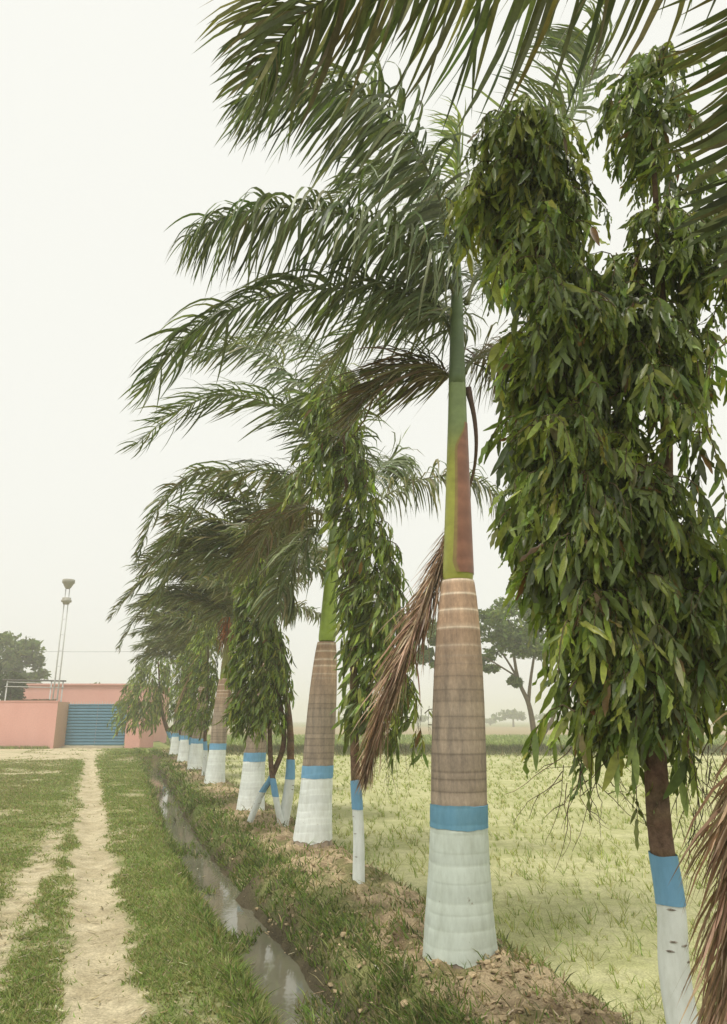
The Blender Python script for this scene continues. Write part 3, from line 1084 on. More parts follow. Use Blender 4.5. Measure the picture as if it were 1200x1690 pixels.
for az, el, L in ((2.6, 1.1, 2.6), (-0.5, 0.9, 2.5), (-1.6, 0.8, 2.5), (3.6, 0.9, 2.6), (0.7, 1.0, 2.5)):
    frond(root, wind_frond(c0, az, el, L, rng), GREENF, n=60, L=0.5, width=0.03, blow=(-0.5, 0, -0.7), stiff=0.45, **KW)
# dead frond of this palm hanging into the bottom right corner
frond(root, spline([ax(4.0), ax(3.9) + (-0.25, 0.2, 0), at(1350, 1000, 1.9), at(1290, 1210, 2.3), at(1262, 1380, 2.42), at(1245, 1560, 2.5), at(1240, 1720, 2.5)], 34), DEADF,
      stalk=(0.2, 0.13, 0.09), stalk2=(0.28, 0.19, 0.12), r0=0.022, name='dead_frond', dead=True, label='dried straw-brown frond hanging in the bottom right corner',
      t0=0.40, n=620, L=0.46, width=0.009, blow=(-0.22, 0, -1.0), stiff=0.4, fwd=1.1, up=0.0, spread=0.5, **KW)

# --- second palm
B = pal_base(2)
root = thing('palm_tree', 'second painted palm, bright green crownshaft half hidden by a weeping tree', 'palm tree', B, PG)
tr, sh, ax, rng = palm_base(root, B, leanof(2), 202, shaft_cols=((0.30, 0.40, 0.06), (0.20, 0.27, 0.09)), white_lo=0.11)
KW = dict(rng=rng)
Yp = 10.8
spear(root, ax(4.2), ax(6.9), rng)
for pts, cols, bl in (
        ([(552, 840, 0), (520, 740, -.2), (460, 675, -.5), (380, 652, -.7), (300, 672, -.8), (222, 735, -.9)], GREENF, (-0.75, 0, -0.35)),
        ([(550, 850, 0), (510, 800, .1), (440, 775, .2), (360, 795, .2), (300, 860, .2), (270, 930, .2)], GREENF + OLIVEF, (-0.6, 0, -0.5)),
        ([(552, 830, 0), (520, 690, .2), (460, 600, .3), (390, 570, .3), (320, 590, .3)], GREENF, (-0.6, 0, -0.6)),
        ([(556, 820, 0), (560, 690, .4), (530, 590, .8), (470, 550, 1.1), (400, 560, 1.3)], GREENF, (-0.5, 0, -0.7)),
        ([(556, 860, .05), (600, 845, .2), (660, 805, .3), (730, 785, .3), (790, 795, .2), (830, 840, .1), (842, 885, 0)], GREENF + OLIVEF, (-0.05, 0, -0.9)),
        ([(560, 840, .05), (590, 800, .4), (630, 770, .9), (650, 760, 1.3), (660, 790, 1.7)], GREENF, (-0.4, 0, -0.5)),
        ([(546, 870, 0), (520, 880, -.1), (490, 910, -.2), (470, 960, -.2), (462, 1010, -.2)], GREENF + OLIVEF, (-0.3, 0, -0.7)),
        ([(548, 860, 0), (515, 840, .5), (470, 850, .9), (430, 890, 1.1), (400, 950, 1.2)], OLIVEF + BROWNF, (-0.5, 0, -0.7)),
        ([(555, 840, 0), (570, 760, -.5), (560, 690, -.9), (520, 660, -1.2), (470, 680, -1.4)], GREENF, (-0.6, 0, -0.6))):
    frond(root, rach([(a, b, Yp + c) for a, b, c in pts], 22), cols, n=120, L=0.82, width=0.029, blow=np.array(bl) * (1.1, 1, 1.5), stiff=0.15, fwd=0.4, up=0.1, spread=0.45, **KW)

# --- the others
LAB = [(3, 'third painted palm, trunk top hidden behind a dense leafy weeping tree'),
       (4, 'fourth painted palm, orange-brown dry fibre at the top of its crownshaft'),
       (5, 'fifth painted palm with a dry brown frond hanging to the left'),
       (6, 'sixth painted palm, second last in the row towards the gate'),
       (7, 'last and smallest painted palm at the far end of the row')]
SPEC = {3: [[(430, 940, 0), (432, 850, -.2), (395, 790, -.4), (325, 782, -.6), (265, 830, -.8), (224, 925, -.9)],
            [(428, 945, 0), (400, 900, .1), (350, 890, .2), (290, 930, .2), (250, 1000, .3)]],
        4: [[(370, 1010, 0), (355, 955, -.2), (305, 932, -.4), (240, 955, -.6), (183, 1018, -.8)],
            [(372, 1005, 0), (365, 930, .2), (320, 890, .4), (270, 900, .6), (230, 950, .7)]],
        5: [[(337, 1045, 0), (318, 1000, 0), (275, 985, 0), (230, 1010, 0), (196, 1070, 0)]]}
for i, lab in LAB:
    B = pal_base(i)
    root = thing('palm_tree', lab, 'palm tree', B, PG)
    tr, sh, ax, rng = palm_base(root, B, leanof(i), 300 + i, white_lo=0.03 + 0.05 * (i == 5), fat=1.0 + 0.03 * (i % 3),
                                shaft_cols=((0.20, 0.20, 0.05), (0.13, 0.15, 0.06)))
    KW = dict(rng=rng)
    spear(root, ax(4.2), ax(6.5), rng, i < 5)
    wd = 0.034 + 0.0008 * PALMS[i]
    nl = 64 if i < 5 else 44
    for pts in SPEC.get(i, []):
        frond(root, rach([(a, b, PALMS[i] + c) for a, b, c in pts], 20), GREENF + OLIVEF, n=nl + 40, L=0.74, width=wd, blow=(-0.65, 0, -0.95), stiff=0.15, fwd=0.4, up=0.1, spread=0.45, **KW)
    nf = 15
    for q in range(nf):
        az = 2 * math.pi * q / nf + rng.normal(0, 0.2)
        el = 0.35 + 0.95 * ((q * 4) % nf) / nf
        frond(root, wind_frond(ax(4.2 + 0.15 * rng.random()), az, el, 2.3 + 0.5 * rng.random(), rng, 0.10, 0.085, 16), GREENF + OLIVEF * 2, n=nl + 24, L=0.74, width=wd,
              blow=(-0.7, 0, -0.8), stiff=0.25, up=0.1, spread=0.5, seg=4, **KW)
    if i in (4, 5):
        p = ax(3.9)
        off = np.array([-0.95, 0.1, 0]) if i == 5 else np.array([0.15, -0.1, 0])
        frond(root, spline([p, p + off * 0.3 + (0, 0, -0.2), p + off * 0.6 + (0, 0, -1.0), p + off + (0, 0, -2.1)], 20), DEADF, name='dead_frond', dead=True,
              t0=0.15, n=70, L=0.5, width=0.03, blow=(-0.3, 0, -1.0), stiff=0.3, fwd=1.3, spread=0.25, up=0.0, stalk=(0.25, 0.15, 0.1), **KW)
    if i == 4:
        m2 = MB()
        n = 130
        a = RNG.random(n) * 6.28
        P0 = ax(4.15) + np.stack([np.cos(a) * 0.1, np.sin(a) * 0.1, RNG.uniform(-0.45, 0.15, n)], -1)
        D = nrm(np.stack([np.cos(a) * 0.6, np.sin(a) * 0.6, RNG.uniform(-1, 0.1, n)], -1))
        P = np.stack([P0, P0 + D * 0.14, P0 + D * 0.25 + (0, 0, -0.08), P0 + D * 0.33 + (0, 0, -0.22)], 1)
        W = nrm(np.cross(np.repeat(D[:, None], 4, 1), np.array([0, 0.3, 1])))
        ribbon(m2, P, W, 0.035 * np.array([0.8, 1, 0.7, 0])[None] * np.ones((n, 1)), leafcol(n, [(0.33, 0.13, 0.05), (0.28, 0.15, 0.07), (0.22, 0.12, 0.06)]))
        part('dry_fibre', m2, M['dead'], root, True, True)

# ------------------------------------------------------------------ weeping trees
LEAFG = [(0.151, 0.205, 0.045), (0.182, 0.235, 0.05), (0.119, 0.165, 0.043), (0.223, 0.271, 0.062), (0.162, 0.211, 0.075)]
LEAFY = [(0.273, 0.312, 0.06), (0.325, 0.35, 0.072), (0.234, 0.294, 0.054)]
LEAFB = [(0.22, 0.13, 0.05), (0.18, 0.10, 0.04), (0.2, 0.17, 0.05)]


def leaf_template(full):
    """a lance-shaped, folded, wavy-edged leaf along +Y, length 1; returns V, Q, T"""
    if full:
        st = np.array([0.0, 0.1, 0.25, 0.42, 0.6, 0.78, 0.92])
        hw = np.array([0.010, 0.058, 0.086, 0.092, 0.082, 0.06, 0.028])
    else:
        st = np.array([0.0, 0.28, 0.65])
        hw = np.array([0.012, 0.095, 0.085])
    n = len(st)
    V = []
    for i in range(n):
        zz = -0.18 * st[i] ** 2
        wv = 0.032 * (-1) ** i if full else 0.0
        V += [(-hw[i], st[i], zz + 0.35 * hw[i] + wv), (0, st[i], zz), (hw[i], st[i], zz + 0.35 * hw[i] - wv)]
    V.append((0, 1.0, -0.18))
    Q = []
    for i in range(n - 1):
        a = 3 * i
        Q += [(a, a + 1, a + 4, a + 3), (a + 1, a + 2, a + 5, a + 4)]
    a = 3 * (n - 1)
    T = [(a, a + 1, 3 * n), (a + 1, a + 2, 3 * n)]
    return np.array(V), np.array(Q), np.array(T)


def leaf_frames(base, D, rng):
    """rotation matrices with +Y along D and a random roll that keeps blades mostly facing out"""
    n = len(base)
    up = nrm(rng.normal(0, 0.8, (n, 3)) + np.array([0, -0.6, 0.5]))
    X = nrm(np.cross(D, up))
    Z = np.cross(X, D)
    return np.stack([X, D, Z], -1)       # columns


TWIG_ID = [None]


def twig_leaves(starts, outs, rng, ntw_pts=6, tl=0.4, leaves=10, ll=0.16, wind=-0.25, droop=0.5):
    """drooping twigs with leaves hanging alternately on both sides; returns twig polylines and leaf frames"""
    n = len(starts)
    P = np.zeros((n, ntw_pts, 3))
    P[:, 0] = starts
    D = nrm(outs + rng.normal(0, 0.25, (n, 3)) + np.array([0, 0, 0.15]))
    st = tl * (0.7 + 0.6 * rng.random((n, 1))) / (ntw_pts - 1)
    for q in range(1, ntw_pts):
        P[:, q] = P[:, q - 1] + D * st
        D = nrm(D + np.array([wind * 0.5, 0, -droop]) + rng.normal(0, 0.08, (n, 3)))
    t = (np.arange(leaves) + 0.6) / leaves * (ntw_pts - 1.001)
    i = t.astype(int)
    f = (t - i)[None, :, None]
    base = P[:, i] * (1 - f) + P[:, i + 1] * f
    tan = nrm(P[:, i + 1] - P[:, i])
    side = nrm(np.cross(tan, nrm(rng.normal(0, 1, (n, 1, 3)) * 0.5 + np.array([0, 0.3, 1])))) * np.where(np.arange(leaves) % 2, 1, -1)[None, :, None]
    LD = nrm(tan * 0.45 + side * 0.45 + np.array([wind, 0, -0.85]) + rng.normal(0, 0.22, (n, leaves, 3)))
    base, LD = base.reshape(-1, 3), LD.reshape(-1, 3)
    Lr = ll * (0.4 + 0.85 * rng.random(len(base)))
    keep = rng.random(len(base)) < 0.93
    TWIG_ID[0] = np.repeat(np.arange(n), leaves)[keep]
    return P, base[keep], LD[keep], Lr[keep]


def leaf_colours(n, rng, yellow=0.14, brown=0.025, groups=None):
    """whole twigs share a tone: young yellow-green, mature dark, a few dry"""
    c = leafcol(n, LEAFG, 0.15)
    cy, cb = leafcol(n, LEAFY, 0.15), leafcol(n, LEAFB, 0.2)
    if groups is not None:
        k = int(groups.max()) + 1
        tone = np.exp(rng.normal(0, 0.33, k))[groups]
        c = c * tone[:, None]
        r = 0.6 * rng.random(k)[groups] + 0.4 * rng.random(n)
    else:
        r = rng.random(n)
    thr = np.quantile(r, yellow)
    c[r < thr] = cy[r < thr]
    rb = rng.random(n) < brown
    c[rb] = cb[rb]
    return c


def leaves_mesh(base, D, Lr, col, rng, full):
    V0, Q0, T0 = leaf_template(full)
    F = leaf_frames(base, D, rng)
    wsc = 0.85 + 0.4 * rng.random(len(base))
    Vl = V0[None] * np.stack([wsc, np.ones_like(wsc), np.ones_like(wsc) * rng.normal(1, 0.6, len(wsc))], -1)[:, None]
    V = base[:, None] + np.einsum('nij,nkj->nki', F, Vl) * Lr[:, None, None]
    m = len(V0)
    off = np.arange(len(base))[:, None, None] * m
    mb = MB()
    mb.add(V.reshape(-1, 3), (off + Q0[None]).reshape(-1, 4), (off + T0[None]).reshape(-1, 3), np.repeat(col, m, 0))
    return mb


def painted_stem(root, pts, radii, white_top, band_top, seed, name='trunk', nw=True):
    """thin trunk with whitewash and a blue band, knots and wobble"""
    rng = np.random.default_rng(seed)
    C = spline(pts, 60)
    z = C[:, 2]
    r = np.interp(np.linspace(0, 1, 60), np.linspace(0, 1, len(radii)), radii)
    mb = MB()
    cols = leafcol(60, [(0.16, 0.105, 0.07)], 0.08)
    sd = 12
    mb.tube(C, r * (1 + rng.normal(0, 0.015, 60)), sd, np.vstack([np.repeat(cols, sd, 0), cols[:1], cols[-1:]]))
    tr = part(name, mb, M['bark'], root)

    def coat(nm, z0, z1, mat, proud):
        zz = np.linspace(z0, z1, 20)
        cx, cy, rr = np.interp(zz, z, C[:, 0]), np.interp(zz, z, C[:, 1]), np.interp(zz, z, r) * 1.03 + proud
        a = np.linspace(0, 2 * np.pi, 20, endpoint=False)
        V = np.stack([cx[:, None] + rr[:, None] * np.cos(a), cy[:, None] + rr[:, None] * np.sin(a), zz[:, None] + 0 * a], -1)
        V[-1, :, 2] += 0.006 * np.sin(a + rng.random() * 6) + 0.003 * np.sin(3 * a + rng.random() * 6)
        V[0, :, 2] += 0.003 * np.sin(2 * a)
        i, k = np.meshgrid(np.arange(19), np.arange(20), indexing='ij')
        k2 = (k + 1) % 20
        m2 = MB()
        m2.add(V.reshape(-1, 3), np.stack([i * 20 + k, i * 20 + k2, (i + 1) * 20 + k2, (i + 1) * 20 + k], -1).reshape(-1, 4))
        part(nm, m2, mat, tr)

    for kz in rng.uniform(0.25, band_top - 0.03, 5 if nw else 0):
        a0 = rng.uniform(-2.6, -0.5)
        rr0 = np.interp(kz, z, r) * 1.03
        n_ = np.array([math.cos(a0), math.sin(a0), 0])
        s_ = np.array([-n_[1], n_[0], 0])
        c_ = np.array([np.interp(kz, z, C[:, 0]), np.interp(kz, z, C[:, 1]), kz]) + n_ * (rr0 + 0.004)
        aa_ = np.linspace(0, 6.283, 9)[:-1]
        R1 = np.stack([c_ + rr0 * 0.30 * (math.cos(q) * s_ * rng.uniform(0.7, 1.5) + math.sin(q) * np.array([0, 0, rng.uniform(0.25, 0.5)])) - n_ * 0.0035 for q in aa_])
        R2 = np.stack([c_ + rr0 * 0.12 * (math.cos(q) * s_ * rng.uniform(0.7, 1.4) + math.sin(q) * np.array([0, 0, 0.4])) + n_ * 0.0015 for q in aa_])
        mk = MB()
        mk.add(np.vstack([R1, R2, c_[None] - n_ * 0.002]), [(q, (q + 1) % 8, 8 + (q + 1) % 8, 8 + q) for q in range(8)], [(8 + q, 8 + (q + 1) % 8, 16) for q in range(8)], np.vstack([np.tile([0.52, 0.52, 0.48], (8, 1)), np.tile([0.26, 0.22, 0.18], (8, 1)), [[0.12, 0.10, 0.08]]]))
        part('knot', mk, M['bark'], tr)
    if nw:
        coat('whitewash', 0.02, white_top + 0.004, M['white'], 0.003)
        coat('blue_band', white_top, band_top, M['blue'], 0.006)
    return tr, C


def bare_twigs(root, starts, rng, L=0.35, wind=-0.2, n=4):
    mb = MB()
    for p in starts:
        for q in range(n):
            d = nrm(np.array([wind + rng.normal(0, 0.35), rng.normal(0, 0.3), -0.8]))
            P = [np.array(p) + rng.normal(0, 0.03, 3)]
            for k in range(9):
                P.append(P[-1] + d * L * rng.uniform(0.5, 1.3) / 9)
                d = nrm(d + rng.normal(0, 0.15, 3) + (0, 0, -0.03))
            mb.tube(P, np.linspace(0.0022, 0.0008, 10), 4, leafcol(1, [(0.13, 0.10, 0.065)])[0], False)
            j = rng.integers(2, 5)
            e = nrm(d + rng.normal(0, 0.6, 3))
            mb.tube([P[j], P[j] + e * 0.05, P[j] + e * 0.1 + (0, 0, -0.02)], [0.002, 0.0015, 0.001], 4, leafcol(1, [(0.13, 0.10, 0.065)])[0], False)
    return part('bare_twig', mb, M['bark'], root, True, True)


WG = 'weeping mast trees between the palms'

# --- big one on the right
Yt = 3.5
B = np.array([1.30, Yt - 0.02, 0.0])
root = thing('weeping_tree', 'big two-headed weeping tree filling the right side, thin painted trunk', 'tree', B, WG)
rng = np.random.default_rng(5)
tr, C = painted_stem(root, [(B[0] + .02, B[1], -0.05), at(1118, 1640, Yt), at(1108, 1500, Yt), at(1090, 1380, Yt), at(1083, 1280, Yt), at(1078, 1130, Yt + .02), at(1085, 950, Yt + .05), at(1100, 780, Yt + .05), at(1095, 560, Yt + .05), at(1085, 380, Yt), at(1075, 200, Yt)],
                     [0.062, 0.056, 0.05, 0.05, 0.045, 0.036, 0.028, 0.02, 0.008], 0.875, 1.065, 9)
mb = MB()
mb.tube(spline([at(1080, 1000, Yt + .04), at(1020, 900, Yt + .05), at(960, 760, Yt + .05), at(915, 560, Yt + .05), at(885, 400, Yt), at(880, 270, Yt)], 24), np.linspace(0.03, 0.007, 24), 8, np.array([0.15, 0.10, 0.07]))
part('branch', mb, M['bark'], root)
ELL = [  # photo pixel centre, half sizes in pixels, twig count, yellow share
    (872, 262, 34, 28, 70, .6), (850, 335, 30, 45, 60, .55), (886, 350, 38, 50, 75, .3), (885, 430, 46, 55, 75, .3), (905, 530, 44, 60, 85, .2),
    (920, 630, 42, 60, 85, .2), (930, 730, 40, 60, 85, .2), (935, 830, 42, 55, 85, .12), (955, 920, 44, 55, 85, .12), (985, 1010, 40, 50, 70, .1), (1010, 1090, 34, 45, 50, .05), (1015, 1150, 26, 36, 26, .05),
    (1078, 162, 22, 20, 44, .3), (1074, 230, 18, 36, 44, .1), (1100, 330, 24, 24, 10, .1), (1092, 410, 34, 30, 34, .1), (1062, 490, 44, 46, 70, .1),
    (1050, 590, 54, 60, 85, .1), (1045, 690, 52, 60, 80, .1), (1040, 790, 42, 50, 55, .15), (1115, 930, 44, 30, 46, .35), (1130, 1010, 50, 46, 70, .2),
    (1135, 1090, 40, 42, 50, .1), (1000, 840, 44, 80, 60, .1), (1195, 480, 26, 26, 24, .2), (1185, 610, 34, 34, 36, .2), (1185, 390, 26, 24, 20, .2), (1200, 1000, 30, 46, 38, .25),
    (828, 350, 22, 24, 16, .7), (775, 335, 14, 14, 7, .9), (1060, 1120, 40, 40, 24, .05)]
allb, alld, alll, allc, tw = [], [], [], [], []
for (u, v, ru, rv, cnt, yl) in ELL:
    cnt = int(cnt * 1.25)
    Yc = Yt + rng.normal(0, 0.05)
    c = at(u, v - 25, Yc)
    sc_ = np.linalg.norm(at(u + 1, v, Yc) - at(u, v, Yc))
    rx, rz = ru * sc_, rv * sc_
    nk = max(3, cnt // 9)
    kd = nrm(rng.normal(0, 1, (nk, 3)))
    kc = c + kd * (0.45 + 0.55 * rng.random((nk, 1))) * np.array([rx, max(rx, 0.2), rz])
    kid = rng.integers(0, nk, cnt)
    starts = kc[kid] + rng.normal(0, 0.045, (cnt, 3))
    d = nrm(kd[kid] + rng.normal(0, 0.5, (cnt, 3)))
    P, b_, d_, l_ = twig_leaves(starts, d * np.array([1, 1, 0.4]), rng, tl=0.26, leaves=15, ll=0.128, wind=-0.10, droop=0.65)
    tw.append(P)
    allb.append(b_); alld.append(d_); alll.append(l_)
    allc.append(leaf_colours(len(b_), rng, yl, 0.02, TWIG_ID[0]))
for (u, v) in ((885, 560), (890, 700), (890, 820), (908, 940), (945, 1050), (968, 1120), (985, 1165), (1010, 1190), (1050, 1160), (1130, 640), (1150, 720), (1120, 800), (1090, 1150), (1150, 1150), (1180, 1100), (840, 430), (1105, 260)):
    cnt = 4
    c = at(u, v, Yt + rng.normal(0, 0.12)) + rng.normal(0, 0.04, (cnt, 3))
    P, b_, d_, l_ = twig_leaves(c, nrm(rng.normal(0, 1, (cnt, 3)) + (-0.2, 0, -0.3)), rng, tl=0.36, leaves=12, ll=0.15, wind=-0.2, droop=0.7)
    tw.append(P)
    allb.append(b_); alld.append(d_); alll.append(l_)
    allc.append(leaf_colours(len(b_), rng, 0.25, 0.04, TWIG_ID[0]))
base, D, Lr, col = map(np.concatenate, (allb, alld, alll, allc))
mb = MB()
for P in np.concatenate(tw):
    mb.tube(P, np.linspace(0.004, 0.0015, len(P)), 4, np.array([0.14, 0.11, 0.06]), False)
part('twigs', mb, M['bark'], root, True, True)
# the leaves nearest the eye are leaves of their own, the rest one mass
near = np.argsort(base[:, 1] - 0.6 * Lr)[:300]
rest = np.setdiff1d(np.arange(len(base)), near)
part('foliage', leaves_mesh(base[rest], D[rest], Lr[rest], col[rest], rng, True), M['leaf'], root, True, True)
V0, Q0, T0 = leaf_template(True)
variants = []
for c in [LEAFG[0], LEAFG[1], LEAFG[2], LEAFG[3], LEAFY[0], LEAFY[2], LEAFG[4]]:
    m2 = MB()
    m2.add(V0, Q0, T0, np.array(c))
    me = m2.mesh('leaf')
    me.materials.append(M['leaf'])
    variants.append(me)
F = leaf_frames(base[near], D[near], rng)
for j, k in enumerate(near):
    o = bpy.data.objects.new('leaf', variants[int(np.argmin([np.abs(np.array(c) - col[k]).sum() for c in [LEAFG[0], LEAFG[1], LEAFG[2], LEAFG[3], LEAFY[0], LEAFY[2], LEAFG[4]]]))])
    COL.objects.link(o)
    o.parent = root
    o.matrix_parent_inverse = Matrix.Translation(-Vector(root.location))
    R3 = Matrix(F[j].tolist()) * float(Lr[k])
    o.matrix_basis = Matrix.Translation(Vector(base[k])) @ R3.to_4x4()
bare_twigs(root, [at(u, v, Yt + rng.normal(0, .12)) for u, v in ((960, 1240), (930, 1280), (1000, 1230), (985, 1290), (1120, 1250), (1135, 1270), (1150, 1260), (1165, 1230), (1140, 1330), (1180, 1250))], rng, 0.36)


def column_tree(label, Y, prof, ntw, ll, seed, stems, tl=0.3, full=False, wind=-0.25, extra=None, leaves=10):
    """narrow weeping tree: prof = (z, radius, x offset) rows"""
    rng = np.random.default_rng(seed)
    B = rowp(Y)
    root = thing('weeping_tree', label, 'tree', B, WG)
    for j, (pts, rad, wt, bt) in enumerate(stems):
        painted_stem(root, [np.array(p) + (B[0], B[1], 0) for p in pts], rad, wt, bt, seed + j, 'trunk', True)
    pz, pr, px = np.array(prof).T
    cand = rng.uniform(pz[0], pz[-1], ntw * 6)
    wgt = np.interp(cand, pz, pr)
    cand = cand[rng.random(len(cand)) < wgt / wgt.max()][:ntw]
    n = len(cand)
    a = rng.random(n) * 2 * np.pi
    rr = np.interp(cand, pz, pr) * 0.78 * (0.2 + 0.7 * rng.random(n) ** 0.6) * (0.8 + 0.4 * vnoise(a * 1.2 + seed, cand * 1.5))
    out = np.stack([np.cos(a), np.sin(a), np.zeros(n)], -1)
    starts = np.stack([B[0] + np.interp(cand, pz, px), np.full(n, B[1]), cand + 0.1], -1) + out * rr[:, None]
    P, b_, d_, l_ = twig_leaves(starts, out + (0, 0, -0.2), rng, tl=tl, leaves=leaves, ll=ll, wind=wind, droop=0.55)
    if extra:
        for (u, v, Ye, re, cnt) in extra:
            c = at(u, v, Ye)
            d = nrm(rng.normal(0, 1, (cnt, 3)))
            P2, b2, d2, l2 = twig_leaves(c + d * re * rng.random((cnt, 1)) ** 0.5, d, rng, tl=tl, leaves=leaves, ll=ll, wind=wind, droop=0.55)
            P, b_, d_, l_ = np.concatenate([P, P2]), np.concatenate([b_, b2]), np.concatenate([d_, d2]), np.concatenate([l_, l2])
    mb = MB()
    for q in P:
        mb.tube(q, np.linspace(0.006, 0.003, len(q)), 3, np.array([0.14, 0.11, 0.06]), False)
    part('twigs', mb, M['bark'], root, True, True)
    part('foliage', leaves_mesh(b_, d_, l_, leaf_colours(len(b_), rng, 0.16, 0.02, np.arange(len(b_)) // leaves), rng, full), M['leaf'], root, True, True)
    return root, rng


r2_, rng = column_tree('tall weeping tree between the two nearest palms, thin trunk behind the dead frond', 8.4,
    [(1.5, 0.24, 0.2), (1.9, 0.34, 0.26), (2.4, 0.38, 0.26), (3.0, 0.34, 0.2), (3.6, 0.25, 0.1), (4.3, 0.2, -0.06), (5.0, 0.24, -0.25), (5.6, 0.18, -0.3)], 560, 0.17, 21,
    [([(0.03, 0.05, -0.1), (0.03, 0.05, 0.5), (0.0, 0.03, 1.0), (-0.02, 0, 1.6), (-0.05, 0, 3), (-0.2, 0, 5.6)], [0.06, 0.052, 0.05, 0.045, 0.035, 0.01], 0.72, 1.0)],
    extra=[(690, 1190, 8.4, 0.12, 7), (540, 750, 8.9, 0.22, 36), (620, 1190, 8.3, 0.15, 14), (515, 790, 9.2, 0.2, 24), (590, 640, 8.8, 0.2, 24)])
bare_twigs(r2_, [at(u, v, 8.4) for u, v in ((650, 1210), (700, 1160), (640, 1240), (660, 1230))], rng, 0.6)
r3_, rng = column_tree('dense bushy weeping tree between the second and third palms, several crooked stems', 12.9,
    [(1.45, 0.45, -0.25), (1.9, 0.58, -0.25), (2.5, 0.50, -0.28), (3.1, 0.36, -0.33), (3.6, 0.22, -0.4), (4.2, 0.2, -0.48)], 560, 0.17, 31,
    [([(0.15, 0, -0.1), (0.25, 0, 0.5), (0.27, 0, 1.0), (0.2, 0, 1.8), (-0.2, 0, 3.8)], [0.09, 0.08, 0.06, 0.05, 0.02], 0.70, 1.0),
     ([(-0.42, 0.1, -0.1), (-0.2, 0.1, 0.45), (0.0, 0.05, 0.8), (0.15, 0.05, 1.4), (-0.1, 0, 2.6)], [0.05, 0.05, 0.045, 0.04, 0.02], 0.5, 0.75),
     ([(0.2, -0.1, -0.1), (0.05, -0.1, 0.5), (-0.05, 0, 1.0), (-0.1, 0, 1.8)], [0.05, 0.045, 0.04, 0.03], 0.45, 0.72)])
bare_twigs(r3_, [rowp(12.9) + (0.1 + x, 0, 1.45) for x in (-.3, -.1, .1)], rng, 0.6)
one = lambda: [([(0.0, 0, -0.1), (0.03, 0, 0.6), (-0.02, 0, 1.2), (0, 0, 2.2), (-0.1, 0, 4.0)], [0.065, 0.06, 0.05, 0.04, 0.015], 0.75, 1.0)]
column_tree('narrow weeping tree between the fourth and fifth palms', 23.6, [(1.3, 0.3, -0.15), (2.2, 0.42, -0.1), (3.2, 0.36, -0.1), (4.6, 0.2, -0.1)], 260, 0.2, 51, one(), leaves=9)
column_tree('weeping tree between the fifth and sixth palms', 28.8, [(1.3, 0.35, -0.1), (2.2, 0.5, 0.0), (3.2, 0.4, 0.0), (4.6, 0.22, 0.0)], 240, 0.22, 61, one(), leaves=8)
column_tree('weeping tree between the two farthest palms', 34.0, [(1.2, 0.35, 0.0), (2.2, 0.55, 0.0), (3.2, 0.4, 0.0), (4.6, 0.22, 0.0)], 240, 0.24, 71, one(), leaves=8)
column_tree('slanting weeping tree at the far end of the row, leaning towards the gate', 39.0,
    [(1.3, 0.95, -1.9), (2.0, 1.45, -1.7), (2.9, 1.5, -1.4), (3.8, 1.2, -1.2), (5.0, 0.6, -1.0)], 420, 0.30, 81,
    [([(0.3, 0, -0.1), (0.0, 0, 0.6), (-0.4, 0, 1.4), (-0.7, 0, 2.4), (-1.0, 0, 4.4)], [0.13, 0.12, 0.10, 0.07, 0.03], 0.75, 1.05)], leaves=8, tl=0.6)

# ------------------------------------------------------------------ far trees
def far_tree(label, base, trunk_pts, tr, clumps, leaf, per, cols, seed, limbs=(), name='far_tree', group=None):
    """clumps: (dx, dy, z, rx, rz) relative to the base"""
    rng = np.random.default_rng(seed)
    base = np.array(base, float)
    root = thing(name, label, 'tree', base, group)
    for pts, r in ((trunk_pts, tr),):
        mb = MB()
        P = spline([base + np.array(p) for p in pts], 18)
        mb.tube(P, np.linspace(r, r * 0.35, 18), 8, np.array([0.16, 0.12, 0.085]))
        part('trunk', mb, M['bark'], root)
    for pts, r in limbs:
        mb = MB()
        mb.tube(spline([base + np.array(p) for p in pts], 12), np.linspace(r, r * 0.25, 12), 6, np.array([0.16, 0.12, 0.085]))
        part('branch', mb, M['bark'], root)
    mb = MB()
    for (dx, dy, z, rx, rz) in clumps:
        n = per
        d = nrm(rng.normal(0, 1, (n, 3)))
        sub = nrm(rng.normal(0, 1, (9, 3))) * 0.75
        P = sub[rng.integers(0, 9, n)] * np.array([rx, rx, rz]) + d * (rng.random((n, 1)) ** 0.5) * np.array([rx, rx, rz]) * 0.48
        P = P + base + (dx, dy, z)
        nn = nrm(rng.normal(0, 1, (n, 3)) + (0, 0, 0.5))
        A = nrm(np.cross(nn, rng.normal(0, 1, (n, 3))))
        Bv = np.cross(nn, A)
        s = (leaf * (0.5 + rng.random(n)))[:, None]
        V = np.stack([P - A * s, P + Bv * s * 0.5, P + A * s, P - Bv * s * 0.5], 1).reshape(-1, 3)
        mb.add(V, np.arange(n)[:, None] * 4 + np.array([[0, 1, 2, 3]]), None, np.repeat(leafcol(n, cols, 0.2), 4, 0))
    part('crown', mb, M['farleaf'], root, True, True)
    return root


